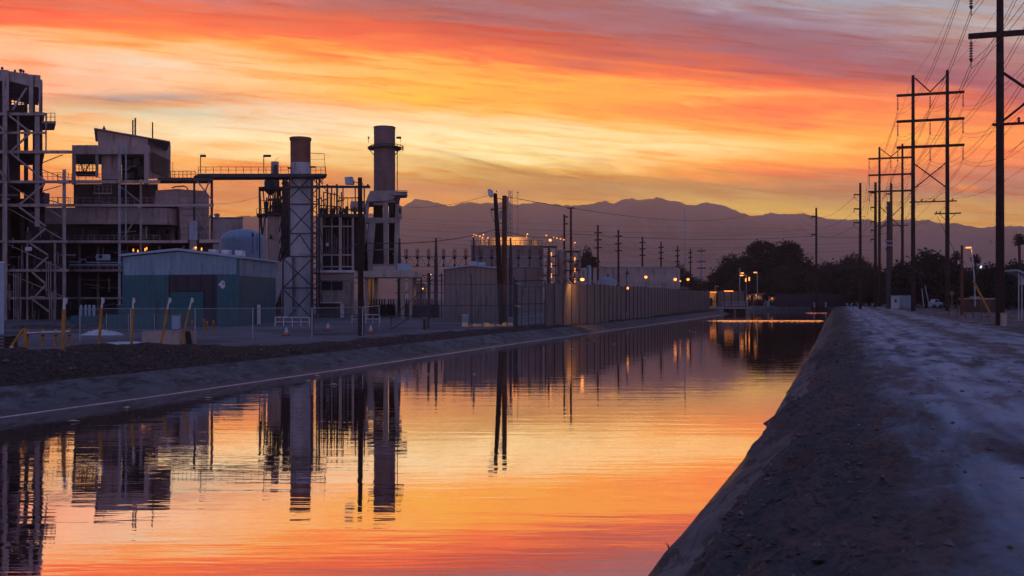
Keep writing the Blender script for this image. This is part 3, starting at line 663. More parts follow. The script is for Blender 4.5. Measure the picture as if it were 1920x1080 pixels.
r_ = MB(); rail(r_, 108, 300, 383, D-2.4, 12, 16, .7); rail(r_, 108, 240, 339, D-2.4, 12, 10, .7); rail(r_, 128, 300, 452, D-2.6, 11, 14, .7); rail(r_, 130, 224, 506, D-2.6, 11, 8, .7); part(r_, 'handrail', 'steel', t)
part(MB().pt([(322,352),(330,350),(345,349),(351,352),(353,362)], D+2, 2.6), 'pipe', 'steel', t)
for px, y0, y1, w in [(249,225,252,3),(253.6,221,254,3.4),(286,229,260,2.8)]: part(MB().pt([(px,y0),(px,y1+4)], D+2, w), 'vent_pipe', 'dark_steel', t)
q = part(MB().pt([(195,256),(195,235)], D+3, .8), 'lamp_mast', 'dark_steel', t); part(MB().pl(195, D+3, [(3,243),(2.6,241),(1,237),(.5,235)], 10), 'lamp_shade', 'dark_steel', q)
q = part(MB().pt([(324,340),(324,304)], D-1, 1), 'lamp_mast', 'dark_steel', t)
r_ = MB()
for x in (148,153,158,163,168,173): r_.ps(x, 289, x, 326, D+7, .8)
r_.ps(143,291,158,322,D+6,1.6); r_.ps(175,293,160,322,D+6,1.6); r_.pb(142,321,182,326,D+4,3); rail(r_,142,181,322,D+8,12,6,.7)
part(r_, 'hoist_frame', 'dark_steel', t)
# dim interior under the duct: floors, back wall, machinery, the dimness put into their dark colours
for y in (455, 509): part(MB().pb(108, y, 352, y+1.5, D-2, 13), 'floor_grating', 'dark_steel', t)
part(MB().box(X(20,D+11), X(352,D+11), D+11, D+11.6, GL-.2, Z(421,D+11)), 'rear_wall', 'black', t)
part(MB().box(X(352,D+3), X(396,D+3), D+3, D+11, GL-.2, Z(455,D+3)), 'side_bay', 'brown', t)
random.seed(3)
for k in range(26):
    x = random.uniform(130, 340); y = random.choice([452, 452, 507, 507, 600]); w = random.uniform(6, 20); h = random.uniform(8, 30)
    dd = random.uniform(1, 9); mm = random.choice(['black','brown','black','dark_steel'])
    z1 = GL-.1 if y > 590 else Z(y, D); part(MB().box(X(x,D), X(x+w,D), D+dd, D+dd+2, z1, z1+h*D/F), 'machine', mm, t)
for k in range(10):
    x = random.uniform(130, 330); y = random.choice([470, 482, 525, 540]); part(MB().pt([(x,y),(x+random.uniform(20,60),y)], D+random.uniform(0,4), 2), 'pipe', 'steel', t)
for k in range(44):
    x = random.uniform(128, 345); y = random.choice([425,460,515,565])+random.uniform(0,8); mm = random.choice(['steel','steel','mauve','dark_steel'])
    if k % 2: part(MB().ps(x, y, x+random.uniform(-1.5,1.5), y+random.uniform(12,32), D+random.uniform(-1,5), random.uniform(.9,3)), 'pipe', mm, t)
    else: part(MB().ps(x, y+10, x+random.uniform(10,40), y+10+random.uniform(-6,6), D+random.uniform(-1,5), random.uniform(.8,2.2)), 'pipe', mm, t)
part(MB().pb(180, 477, 207, 488, D-2, 1.5), 'control_box', 'tank', t)
for x in (186, 201): part(MB().tube([(X(x,D),D-2.15,Z(482.5,D)),(X(x,D),D-1.9,Z(482.5,D))], .22, 12), 'gauge', 'black', t)
part(MB().pt([(130,497),(235,497)], D-2.3, 2.6), 'pipe', 'tank', t); part(MB().pt([(130,491),(150,491),(153,486),(160,486),(163,492),(235,492)], D-2.1, 1.8), 'pipe', 'tank', t)
for x, yy in ((250,469),(258.5,471),(272,468),(275,466),(378,467)):
    b_ = part(MB().pl(x, D+2.5 if x < 300 else D-1.5, [(1.2,yy+2.5),(1.2,yy-2.5)], 8), 'work_light', 'bulb', t)
lamp((X(262,D), D+1, Z(470,D)), 60); lamp((X(378,D), D-2.5, Z(465,D)), 20)

SKX = -.30
# ---------------- storage tank and the blocks behind it
D = 150; t = thing('storage_tank', 'pale blue domed storage tank behind the teal warehouse roof', 'tank', base(448, D))
R0 = 44; prof = [(R0, 640), (R0, 450)] + [(R0*math.cos(a*math.pi/2/8), 450-23*math.sin(a*math.pi/2/8)) for a in range(1, 9)]
cx = X(446, D); part(MB().lathe(cx, D+3, [(r*D/F, max(Z(y,D), GL-.2)) for r, y in prof], 40), 'shell', 'tank', t, 1)
part(MB().pt([(482,470),(482,438)], D-1, 1), 'vent_pipe', 'dark_steel', t); part(MB().pl(474, D-1, [(3.4,443),(2.5,441),(1,436),(.4,434)], 10), 'lamp_shade', 'dark_steel', t)
part(MB().pt([(474,475),(474,441)], D-1, 1), 'lamp_mast', 'dark_steel', t)
D = 170; t = thing('pump_house', 'plain brown flat-roofed block behind the storage tank', 'building', base(430, D))
part(pad_to(MB(), 398, 455, D, 12, 409), 'wall', 'mauve', t); part(MB().pb(397, 407, 456, 409.2, D-.2, 12.4), 'parapet', 'steel', t)
part(MB().pl(407, D+3, [(4,409),(4,404),(6,404),(5,401),(1,400)], 12), 'roof_vent', 'steel', t)

SKX = 0.0
# ---------------- teal warehouse: gable front and a side wall going back to the right
D = 93.3; A = Vector((X(232, 97), 97, 0)); B = Vector((X(447, D), D, 0)); C_ = Vector((X(517, 106), 106, 0)); zb = GL-.2
t = thing('teal_warehouse', 'teal and pale blue ribbed metal warehouse with roller door and low gable', 'warehouse', (B.x, B.y, GL))
uf = (B-A).normalized(); nf = Vector((uf.y, -uf.x, 0)); us = (C_-B).normalized(); ns = Vector((us.y, -us.x, 0)); LF = (B-A).length; LS = (C_-B).length
def slab(o, u, n, s0, s1, z0, z1, off, th=.15):
    a = o+u*s0+n*off; b = o+u*s1+n*off; c = b-n*th; d = a-n*th
    return [(a.x,a.y,z0),(b.x,b.y,z0),(c.x,c.y,z0),(d.x,d.y,z0),(a.x,a.y,z1),(b.x,b.y,z1),(c.x,c.y,z1),(d.x,d.y,z1)]
BF = [(0,3,2,1),(4,5,6,7),(0,1,5,4),(1,2,6,5),(2,3,7,6),(3,0,4,7)]
def fs_(px): return max(0, min(LF, (px-232)/(447-232)*LF))
def ss_(px): return (px-447)/(517-447)*LS
def sl(nm, m, o, u, n, s0, s1, z0, z1, off=0, th=.15, par=None): return part(MB().add(slab(o,u,n,s0,s1,z0,z1,off,th), BF), nm, m, par or t)
zmid = Z(515, 95); zeL = Z(482, 97); zeR = Z(485, D); zap = Z(472, 95.4); zdo = Z(516, 95)
sl('front_wall', 'teal', A, uf, nf, 0, fs_(318), zb, zmid); sl('front_wall', 'teal', A, uf, nf, fs_(408), LF, zb, zmid)
sl('front_wall', 'tealdark', A, uf, nf, fs_(320), fs_(408), zb, zmid, -.02)
dr = sl('roller_door', 'shutter', A, uf, nf, fs_(322), fs_(384), GL, Z(547, 94.7), .06, .06)
sl('door_head', 'black', A, uf, nf, fs_(321), fs_(385), Z(547.2, 94.7), Z(545, 94.7), .10, .1, dr)
# gable band
ap = A+uf*fs_(338)
g = [A, A+uf*fs_(338), B]; zz = [zeL, zap, zeR]; vs = []
for q, z in zip(g, zz): vs += [(q.x, q.y, zmid+.003), (q.x, q.y, z)]
vs += [(x-nf.x*.15, y-nf.y*.15, z) for x, y, z in vs]
part(MB().add(vs, [(0,2,3,1),(2,4,5,3),(6,7,9,8),(8,9,11,10),(1,3,9,7),(3,5,11,9)]), 'gable', 'tealhi', t)
sl('side_wall', 'teal', B, us, ns, .05, LS, zb, zmid-.1); 
vs = slab(B, us, ns, .05, LS, zmid-.097, 0, 0); zsR = Z(488.5, 106)
vs[4] = (*vs[4][:2], zeR); vs[7] = (*vs[7][:2], zeR); vs[5] = (*vs[5][:2], zsR); vs[6] = (*vs[6][:2], zsR)
part(MB().add(vs, BF), 'side_wall', 'tealhi', t)
back = us*LS
vs = []
e_ = .35
for q, z in ((A-uf*e_, zeL+.05), (ap, zap+.10), (B+uf*e_, zeR+.05)):
    for off in (nf*e_, back-nf*0): vs += [(q.x+off.x, q.y+off.y, z), (q.x+off.x, q.y+off.y, z+.22)]
part(MB().add(vs, [(0,4,5,1),(4,8,9,5),(1,5,7,3),(5,9,11,7),(2,3,7,6),(6,7,11,10),(0,2,6,4),(4,6,10,8),(0,1,3,2),(8,10,11,9)]), 'roof', 'tank', t)
sl('side_wall_rear', 'teal', A, us, ns, 0, LS, zb, zeL, 0, .15); 
sl('corner_trim', 'teal', B, us, ns, -.12, .18, zb, zeR, .05, .2)
dv_ = sl('side_door', 'white', B, us, ns, ss_(476), ss_(482), GL, Z(571, 100), .25, .06); sl('door_opening', 'black', B, us, ns, ss_(482.5), ss_(488), GL, Z(570, 100), .02, .05)
q = B-uf*1.65+nf*.06; zc = Z(533.5, 94); h = .42
part(MB().beam((q.x, q.y, zc-h), (q.x, q.y, zc+h), .02, .02).add([(q.x-h,q.y+.0,zc),(q.x,q.y-.02,zc-h),(q.x+h,q.y,zc),(q.x,q.y-.02,zc+h)], [(0,1,2,3)]), 'hazard_diamond', 'white', t)
h2 = h*.55; part(MB().add([(q.x-.0,q.y-.05,zc-.03),(q.x+h2,q.y-.05,zc),(q.x,q.y-.05,zc+h2-.02)], [(0,1,2)]), 'diamond_panel', 'red', t)
for px, w in ((352,14),(378,14),(404,15)):
    s0 = fs_(px); o = A+uf*s0+us*6; zt = zap - abs(s0-fs_(338))*.05+.1
    part(MB().box(o.x, o.x+w*.05, o.y, o.y+1.2, zt-.15, zt+.45), 'roof_vent', 'white', t)
t2 = thing('lean_to_annex', 'low dark teal annex wall against the warehouse left corner', 'annex', (A.x-.9, 97, GL)); part(MB().box(X(221,98), X(231,98), 98, 104, GL-.2, Z(572,98)), 'wall', 'teal', t2); part(MB().box(X(220,98), X(231,98), 97.8, 104.2, Z(572,98), Z(570.5,98)), 'roof', 'tank', t2)
SKX = -.51
D = 72; t = thing('site_cabin', 'sliver of a pale blue upright cabin at the left frame edge', 'cabin', base(-4, D)); part(pad_to(MB(), -30, 7.5, D, 4, 493), 'wall', 'tank', t); part(MB().pb(-31, 490.5, 8.2, 493, D-.1, 4.2), 'roof', 'white', t)

SKX = -.22
# ---------------- high footbridge to the stack
D = 129; t = thing('high_footbridge', 'dark steel footbridge with handrails leading from the boiler house to the stack', 'footbridge', base(490, D))
part(MB().pp([(362,331),(372,325.5),(612,325.5),(613,328),(600,331),(375,332)], D-2.4, 3.4), 'deck', 'dark_steel', t)
r_ = MB(); rail(r_, 372, 541, 325, D-2.4, 12, 12, .9); rail(r_, 583, 611, 325, D-2.4, 12, 3, .9); rail(r_, 372, 541, 325, D+1, 12, 12, .8); part(r_, 'handrail', 'dark_steel', t)
r_ = MB(); r_.ps(583,288,608,288,D,.8); r_.ps(583,299,609,299,D,.6); r_.ps(608,288,610,325,D,.8); part(r_, 'guard_frame', 'dark_steel', t)
for s_ in ((596,331,606,344),(613,328,600,342)): part(MB().ps(*s_, D-1.5, 1.6), 'bracket', 'dark_steel', t)
t0 = None
for px, hx, lab in ((376,386,'footbridge lamp nearest the boiler house'),(494.5,508,'footbridge lamp near the stack')):
    t = thing('walkway_lamp', 'thin dark post with flat head, '+lab, 'lamp post', (X(px,D-2.3), D-2.3, Z(325,D)), 'lamps on the high footbridge')
    part(MB().ps(px, 325, px, 290.5, D-2.3, 1.4), 'post', 'dark_steel', t); part(MB().pb(px-.8, 290, hx, 293.6, D-2.5, .5), 'lamp_head', 'dark_steel', t)
t = thing('equipment_cabinet', 'tall grey cabinet standing on the high footbridge beside the stack', 'cabinet', (X(515,D), D, Z(325,D)))
part(MB().pb(508, 302.5, 522.5, 325.3, D-1.4, 1.2), 'body', 'steel', t); part(MB().pb(514, 309, 519.5, 324, D-1.48, .1), 'door', 'dark_steel', t); part(MB().pt([(517,303),(517,298.5),(523,295)], D-1, .8), 'antenna', 'dark_steel', t)

# ---------------- the nearer stack with its lattice
D = 130; t = thing('smoke_stack', 'pale round smokestack with rusty brown top behind crossed steel bracing', 'smokestack', (X(563.5,D), D+2, GL))
part(MB().pl(563.5, D, [(18.8,600),(18.8,306)], 32), 'shaft', 'stackgrey', t, 1)
part(MB().pl(563.5, D, [(18.6,306.0),(18.6,264),(20.2,264),(20.2,258.6),(18.2,258.6),(18.2,262)], 32), 'top_section', 'rust', t, 1)
part(MB().pp([(531,600),(531,487),(545,480),(548,480),(548,600)], D-2, 4), 'breeching', 'stackgrey', t)
part(MB().pp([(496,545),(532,492),(532,530),(516,575),(496,590)], D+.4, 3), 'flue_duct', 'stackgrey', t)
for s_ in ((539,315,546,315),(581,313,592,313)): part(MB().ps(*s_, D-1.5, 3), 'sampling_port', 'dark_steel', t)
D = 127.4; t = thing('stack_lattice_frame', 'dark steel lattice frame with X braces wrapped round the pale smokestack', 'steel frame', base(565, D))
for px, yt, w, dd in [(531,486,3.4,0),(543,331,3,3.5),(585.5,331,5.5,0),(599,331,3.4,1),(594,331,2.6,5),(538,331,4,5.5),(533,335,6,5.5),(550,331,2.4,6)]: part(col(MB(), px, yt, D+dd, w), 'column', 'dark_steel', t)
for y, x0, x1 in ((383,543,600),(438,540,600),(481,540,600),(540,531,600),(351,534,600)): part(MB().ps(x0, y, x1, y, D, 2.6 if y != 351 else 4), 'beam', 'dark_steel', t)
XB = [(540,331,588,382),(583,331,545,370),(588,386,543,436),(540,386,588,436),(562,440,588,479),(562,440,542,462),(533,487,586,538),(586,484,533,538),(533,544,586,598),(586,544,540,596)]
for s_ in XB: part(MB().ps(*s_, D-.3, 2), 'brace', 'dark_steel', t)
for k in range(9):
    y = 335+k*29; part(MB().ps(586, y, 600, y+14, D+.2, 1.6), 'brace', 'dark_steel', t); part(MB().ps(600, y+14, 586, y+29, D+.2, 1.6), 'brace', 'dark_steel', t)
    part(MB().ps(586, y+14, 600, y+14, D, 1.4), 'beam', 'dark_steel', t)
random.seed(11)
for k in range(34):
    x = random.uniform(526, 548); y = random.uniform(334, 470); part(MB().ps(x, y, x+random.uniform(-9,9), y+random.uniform(6,32), D+random.uniform(4,6), random.uniform(1.4,3)), 'pipe', 'dark_steel', t)
for k in range(8):
    y = 340+k*30; part(MB().ps(600, y, 612 if k < 3 else 604, y+18, D+3, 1.3), 'brace', 'dark_steel', t)
part(MB().pb(527, 390, 546, 478, D+5.2, 3), 'duct_riser', 'black', t); part(MB().pb(530, 340, 541, 392, D+6, 2), 'duct_riser', 'dark_steel', t)

# ---------------- process tower left of the stack
D = 134; t = thing('process_tower', 'open process tower with hanging cone vessel and crowded pipes left of the smokestack', 'process tower', base(510, D))
for s_ in [(487,352,492,440),(493,352,497,400),(486,352,488,600),(505,354,501,402),(513,354,516,402),(519,354,520,402),(487,403,491,440),(498,403,492,440)]: part(MB().ps(*s_, D, 2), 'leg', 'dark_steel', t)
part(MB().pb(485, 350, 546, 354, D-.4, 3), 'top_beam', 'dark_steel', t); part(MB().pb(481, 400, 530, 403, D-1.5, 5), 'platform', 'dark_steel', t)
r_ = MB(); rail(r_, 481, 527, 400, D-1.5, 9, 7, .7); part(r_, 'handrail', 'dark_steel', t)
part(MB().pl(507, D+1.5, [(3,366),(11,358),(11.5,341),(9,337),(6,335),(6,331)], 18), 'cone_vessel', 'dark_steel', t, 1)
part(MB().pl(516, D+3, [(5,360),(8,350),(8,336)], 14), 'vessel', 'dark_steel', t, 1)
for x0, x1, yt, mm in ((501,522,404,'mauve'),(493.5,498,404,'stackgrey'),(522.5,528,404,'stackgrey')): part(MB().box(X(x0,D), X(x1,D), D, D+2, GL-.2, Z(yt,D)), 'column', mm, t)
part(MB().pl(507.5, D-.6, [(3,448),(2.6,446),(1.2,440),(.5,438)], 10), 'lamp_shade', 'dark_steel', t)
random.seed(5)
for k in range(30):
    x = random.uniform(496, 528); y = random.uniform(372, 398); part(MB().pl(x, D+random.uniform(-.5,2), [(random.uniform(1,3),400),(random.uniform(1,3),y),(1,y-2)], 8), 'valve', 'dark_steel', t)
for k in range(14):
    x = random.uniform(497, 534); part(MB().ps(x, 354, x+random.uniform(-5,5), 400, D+random.uniform(0,3), random.uniform(1,2)), 'pipe', 'dark_steel', t)
part(MB().ps(488,376,500,376,D,1.2), 'beam', 'dark_steel', t); part(MB().pb(502, 372, 520, 374.5, D, 2), 'beam', 'dark_steel', t)

# ---------------- pipe rack between the stacks
D = 136; t = thing('pipe_rack', 'two-level pipe rack with dark pipes and framed bays between the two smokestacks', 'pipe rack', base(640, D))
part(MB().ps(583, 350, 694, 350.5, D, 4.5), 'header_pipe', 'dark_steel', t)
for px in (614, 632, 690): part(col(MB(), px, 345.5, D+.2, 3.6, 353), 'pipe_stub', 'dark_steel', t)
part(MB().pb(597, 401, 684, 407, D-1, 5), 'platform', 'dark_steel', t); r_ = MB(); rail(r_, 600, 684, 401, D-1, 10, 10, .8); part(r_, 'handrail', 'dark_steel', t)
for px, yt, w in [(603,368,1.4),(607,360,2),(610,372,1.2),(614,352,3),(619,362,1.8),(622,352,2.2),(627,360,1.6),(632,352,3.2),(636,366,1.6),(640,360,2),(643,352,2),(652,372,1.2),(660,371,1),(597,372,2),(666,352,2),(683,352,2.4)]: part(MB().ps(px, yt, px+random.uniform(-.8,.8), 402, D+random.uniform(0,3), w), 'pipe', 'dark_steel', t)
for s_ in [(606,360,634,366),(637,371,672,371),(600,385,640,388),(640,392,684,396),(605,376,616,372),(632,378,646,374)]: part(MB().ps(*s_, D+.5, 2), 'pipe', 'dark_steel', t)
part(MB().tube([(X(655,D), D+1, Z(386,D)), (X(656,D), D+1, Z(386,D)), (X(682,D), D+1, Z(386,D))], [.3, .75, .75], 14), 'steam_drum', 'mauve', t, 1)
random.seed(9)
for k in range(22):
    x = random.uniform(600, 684); y = random.uniform(388, 398); part(MB().pl(x, D+random.uniform(-.5,2), [(random.uniform(1,2.6),401),(random.uniform(1,3),y),(1,y-3)], 8), 'valve', 'dark_steel', t)
for px, w, mm in [(603,5,'mauve'),(638.5,5.5,'mauve'),(662,4,'mauve'),(622.5,2.2,'steel'),(596,3,'steel')]: part(MB().box(X(px-w/2,D-.5), X(px+w/2,D-.5), D-.6, D, Z(510,D), Z(407.2,D)), 'column', mm, t)
for y in (424.5, 478, 500): part(MB().ps(603, y, 664, y, D-.5, 2.4), 'beam', 'mauve', t)
part(MB().pb(597, 408, 684, 510, D+4, 1), 'rear_screen', 'black', t)
for s_ in [(609,408,609,425),(612,428,612,476),(617,428,617,476),(628,440,626,476),(631,445,630,476),(645,410,645,500),(652,410,652,500),(672,410,672,500)]: part(MB().ps(*s_, D+1.5, 1.6), 'pipe', 'steel', t)
part(MB().pb(611, 455, 616, 461, D-.4, .3), 'meter_box', 'white', t)
t = thing('control_building', 'low beige building with dark window band and lean-to door bay under the pipe rack', 'building', base(630, D))
part(pad_to(MB(), 597, 664, D-2, 8, 511), 'wall', 'beige', t); part(MB().pb(590, 506.5, 666, 511, D-3, 10), 'roof', 'white', t)
w_ = part(MB().pb(602, 527.5, 642.5, 544, D-2.12, .12), 'window', 'black', t); part(MB().pb(621, 527.5, 622.4, 544, D-2.2, .1), 'mullion', 'steel', w_)
part(MB().pb(600, 568, 640, 600, D-4, 2), 'door_bay', 'brown', t); part(MB().pb(598, 566.5, 643, 568.6, D-4.4, 2.6), 'canopy', 'white', t); part(MB().pb(638, 569, 645, 603, D-4.1, .4), 'pier', 'white', t)
part(MB().pt([(600,524.5),(652,524.5),(660,530),(690,531)], D-2.5, 2), 'gutter_pipe', 'blue_steel', t); part(MB().pt([(658,530),(658,602)], D-2.4, 1.6), 'downpipe', 'steel', t)
part(MB().pl(625, D-3.4, [(3,566),(3,564),(1,562)], 10), 'roof_vent', 'steel', t)

SKX = -.13
# ---------------- the farther stack on its concrete frame
D = 148; t = thing('far_smoke_stack', 'plain mauve-brown smokestack with ringed platform on a concrete frame', 'smokestack', (X(721,D), D+3, GL))
part(MB().pl(721, D+3, [(20,360),(20,240.5),(20.6,240.5),(20.6,238.5),(19,238.5),(19,242)], 32), 'shaft', 'mauve_stack', t, 1)
part(MB().pl(717, D+3, [(1,239),(1,236.5)], 6), 'lightning_rod', 'dark_steel', t)
part(MB().pl(721, D+3, [(20.2,279.5),(31.5,279.5),(31.5,276.3),(20.2,276.3)], 28), 'platform', 'dark_steel', t)
r_ = MB(); c0 = (X(721,D), D+3); rr = 31*D/F
for zz in (268, 272):
    r_.tube([(c0[0]+rr*math.cos(a*math.pi/12), c0[1]+rr*math.sin(a*math.pi/12), Z(zz,D)) for a in range(25)], .05, 5)
for a in range(24): p = (c0[0]+rr*math.cos(a*math.pi/12), c0[1]+rr*math.sin(a*math.pi/12)); r_.tube([(*p, Z(276.5,D)), (*p, Z(268,D))], .045, 5)
part(r_, 'handrail', 'dark_steel', t)
for s_ in ((692,280,701,290),(749,280,741,290)): part(MB().ps(*s_, D+3, 1.6), 'bracket', 'dark_steel', t)
part(MB().ps(745,280,745,360,D+2,1.4), 'ladder', 'dark_steel', t)
for px in (691, 751): part(MB().ps(px, 268, px, 257, D+3, .8), 'lamp_mast', 'dark_steel', t); part(MB().pb(px-1.5 if px < 700 else px-8, 256, px+1.5, 259.5, D+3, .4), 'lamp_head', 'dark_steel', t)
D = 144; t = thing('stack_support_frame', 'pale concrete portal frame carrying the farther smokestack, with slanted legs and open bays', 'concrete frame', base(715, D))
part(MB().pp([(694,358),(745,357),(748,366),(730,376),(686,378),(690,366)], D-1, 9), 'cap', 'concrete', t)
for pts in ([(686,376),(693,376),(687,420),(690,512),(668,512),(680,440)], [(718,374),(728,374),(728,512),(720,512)], [(742,370),(749,372),(750,508),(738,508)], [(692,418),(704,418),(697,508),(676,508)]):
    part(MB().pp(pts, D-.6, 3), 'leg', 'concrete', t)
for y0, y1, x0, x1 in ((372,380,688,746),(408,418,684,744),(495,510,664,754),(378,384,700,720)): part(MB().pb(x0, y0, x1, y1, D-.4, 2.2), 'beam', 'concrete', t)
part(MB().pb(700, 380, 718, 408, D+5, .6), 'inner_wall', 'brown', t); part(MB().pb(729, 380, 742, 508, D+3, .6), 'inner_wall', 'black', t); part(MB().pb(697, 420, 720, 498, D+4, .6), 'inner_wall', 'dark_steel', t)
part(MB().pp([(690,420),(697,420),(686,500),(678,500)], D+1, 1.4), 'stair_enclosure', 'steel', t)
pl_ = part(MB().pb(734, 359, 764, 366, D-1.5, 4), 'service_platform', 'steel', t); r_ = MB(); rail(r_, 745, 763, 362, D-1.5, 5, 4, .8); part(r_, 'handrail', 'dark_steel', pl_)
part(MB().pp([(740,367),(752,367),(748,382),(741,380)], D-1, 2), 'duct_elbow', 'dark_steel', t)
bx_ = part(MB().pb(746, 386, 753.5, 408, D-1.2, 1.5), 'side_cabin', 'concrete', t); part(MB().pb(748, 391, 751.5, 400, D-1.3, .12), 'window', 'black', bx_); part(MB().ps(747,416,753,409,D-.8,1.2), 'bracket', 'steel', bx_)
part(MB().pb(729, 384, 738, 400, D-.6, .2), 'window', 'black', t)
part(MB().pt([(680,470),(700,469),(737,467),(740,472),(736,478)], D-1.4, 2), 'pipe', 'steel', t)
D = 126; t = thing('concrete_table', 'long concrete table slab on splayed legs below the farther smokestack', 'concrete platform', base(735, D))
part(MB().pp([(664,520),(664,509),(744,506),(786,509),(791,512),(791,520)], D-1, 7), 'slab', 'beige', t)
for x0, x1, dd in ((751,759,-.5),(767,773,-.5),(684,690,1),(752,758,5),(702,707,5),(775,780,5)):
    part(MB().prism([(X(x0-1,D+dd),Z(519,D+dd)),(X(x1+1,D+dd),Z(519,D+dd)),(X(x1-1,D+dd),GL-.2),(X(x0+1,D+dd),GL-.2)], D+dd, D+dd+1), 'leg', 'beige', t)
part(MB().pb(745, 494, 770, 507, D, 3), 'housing', 'tank', t); part(MB().pb(700, 499, 742, 507.5, D, 4), 'housing', 'concrete', t)
SKX = 0.0
# ================================================================== SWITCHYARD, SHED, COOLING BLOCK
D = 138
t = thing('switchyard_gantry', 'long steel lattice gantry carrying the switchyard insulators across the middle', 'gantry', base(890, D))
for px, yt in ((749,447),(817.5,446),(888,445),(957.5,446),(1029,462)):
    x = X(px,D); part(MB().tube([(x,D,GL-.2),(x,D,Z(500,D)),(x,D,Z(yt,D))], [.30,.26,.12], 8), 'post', 'dark_steel', t)
part(MB().ps(749,480.5,1031,480.5,D,1.6), 'top_chord', 'blue_steel', t); part(MB().ps(749,500,1031,500,D,1.6), 'bottom_chord', 'blue_steel', t)
zz = MB()
for k in range(28): x = 749+k*10.05; zz.ps(x, 500 if k%2 else 481, x+10.05, 481 if k%2 else 500, D, 1.0)
part(zz, 'lattice', 'steel', t)
zz = MB()
for k in range(28): x = 749+k*10.05; zz.ps(x, 500 if k%2 else 481, x+10.05, 481 if k%2 else 500, D+1.2, .9)
zz.ps(749,481,1031,481,D+1.2,1.2); zz.ps(749,500,1031,500,D+1.2,1.2); part(zz, 'rear_lattice', 'steel', t)
sw = thing('disconnect_switch', 'tbc', 'switch', (0,0,0), 'disconnect switches on the gantry')
s_ = D/F
mb = MB()
for dx in (-2.6, 2.6): mb.box(dx*s_-.04, dx*s_+.04, -.3, -.22, 0, 13*s_)
mb.box(-2.8*s_, 2.8*s_, -.34, -.18, 13*s_, 13.8*s_); part(mb, 'frame', 'dark_steel', sw)
for k in range(2):
    prof = []
    for i in range(5): prof += [(1.5*s_, (-1+k*7+i*1.3)*s_), (.7*s_, (-.4+k*7+i*1.3)*s_)]
    part(MB().lathe(0, -.3, prof, 8), 'insulator', 'porcelain', sw)
part(MB().lathe(0, -.3, [(2.6*s_,-5*s_),(3.2*s_,-3.5*s_),(3.2*s_,-1.5*s_),(1.4*s_,0)], 10), 'motor_drum', 'black', sw)
part(MB().lathe(0, -.3, [(1.2*s_,-19*s_),(2.6*s_,-18*s_),(2.2*s_,-15*s_),(.8*s_,-13*s_),(.8*s_,-5*s_)], 8), 'lower_insulator', 'porcelain', sw)
pos = [762,783,804,832,852.5,873.5,902,922,942,972,993,1014]
names = ['first switch from the left, beside the concrete frame','second switch from the left on the gantry','third switch, just left of the tall gantry post above the shed edge','first switch right of the second gantry post','second switch over the shed, middle of its trio','third switch over the shed, next to the third post','switch just right of the third post, against the cooling block','switch left of the leaning pole, against the cooling block','switch half hidden behind the two poles','switch right of the two poles, against the cooling block','second from the right end of the gantry','last switch at the lit stair end of the gantry']
for i, px in enumerate(pos): place(sw, i == 0, (X(px,D), D, Z(481,D)), label='dark insulator stack, '+names[i])
# lower yard equipment between the concrete legs and the shed
t = thing('bus_support_frame', 'low steel bus frame with hanging gear left of the gable shed', 'steel frame', base(790, 132)); D = 132
for px in (758,790,806,828): part(col(MB(), px, 512, D, 2.4), 'post', 'dark_steel', t)
for y in (516,527,549): part(MB().ps(742,y,832,y,D,1.4), 'beam', 'dark_steel', t)
for s_ in [(742,516,758,527),(790,516,806,527),(806,527,828,516),(758,549,790,527)]: part(MB().ps(*s_, D, 1), 'brace', 'dark_steel', t)
random.seed(21)
ins = thing('transformer', 'tbc', 'transformer', (0,0,0), 'transformers in the lower yard'); mb = MB().box(-.6,.6,-.5,.5,0,1.7); part(mb, 'tank_body', 'dark_steel', ins)
mb = MB()
for k in range(6): mb.box(-.75+k*.28, -.70+k*.28, -.72, -.5, .2, 1.5)
part(mb, 'cooling_fin', 'dark_steel', ins)
for dx in (-.35, 0, .35): part(MB().lathe(dx, 0, [(.09,1.7),(.13,1.8),(.07,1.9),(.13,2.0),(.07,2.1),(.12,2.2),(.05,2.5)], 8), 'bushing', 'porcelain', ins)
for i, (px, dd, nm) in enumerate([(701,130,'under the concrete table by its left leg'),(716,136,'under the middle of the concrete table'),(733,140,'under the right half of the concrete table'),(762,136,'between the right legs of the concrete table'),(783,131,'just outside the concrete table'),(799,129,'beside the lit orange lamp'),(815,134,'against the left wall of the gable shed')]):
    place(ins, i == 0, base(px, dd), 0, label='dark transformer with three bushings, '+nm)
for k, (px, py, D, e) in enumerate(((807,515,133,26),(793,541,130,40))):
    t = thing('yard_lamp', ['white lamp on a short arm above the bus frame','orange lamp low among the yard transformers'][k], 'lamp', (X(px,D), D-.3, Z(py,D)))
    part(MB().pl(px, D-.3, [(.6,py+1.2),(1.5,py+.4),(1.5,py-.6),(.7,py-1.2)], 10), 'bulb', 'bulbw' if k == 0 else 'bulb', t); part(MB().ps(px, py-1.4, px+4, py-2.4, D-.3, .9), 'arm', 'dark_steel', t)
    lamp((X(px,D), D-1.0, Z(py,D)), e)
D = 134
t = thing('lit_switch_house', 'small lamplight-coloured switch house glowing under a lamp behind the concrete legs', 'switch house', base(700, 146)); part(MB().box(X(684,146),X(704,146),146,150,GL-.2,Z(520,146)), 'wall', 'litwall', t); part(MB().pb(683,518.6,705,520,145.8,4.4), 'roof', 'steel', t)
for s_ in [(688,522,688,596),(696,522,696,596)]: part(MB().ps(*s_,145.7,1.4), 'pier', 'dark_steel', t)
lamp((X(692,146), 143.5, Z(524,146)), 45)
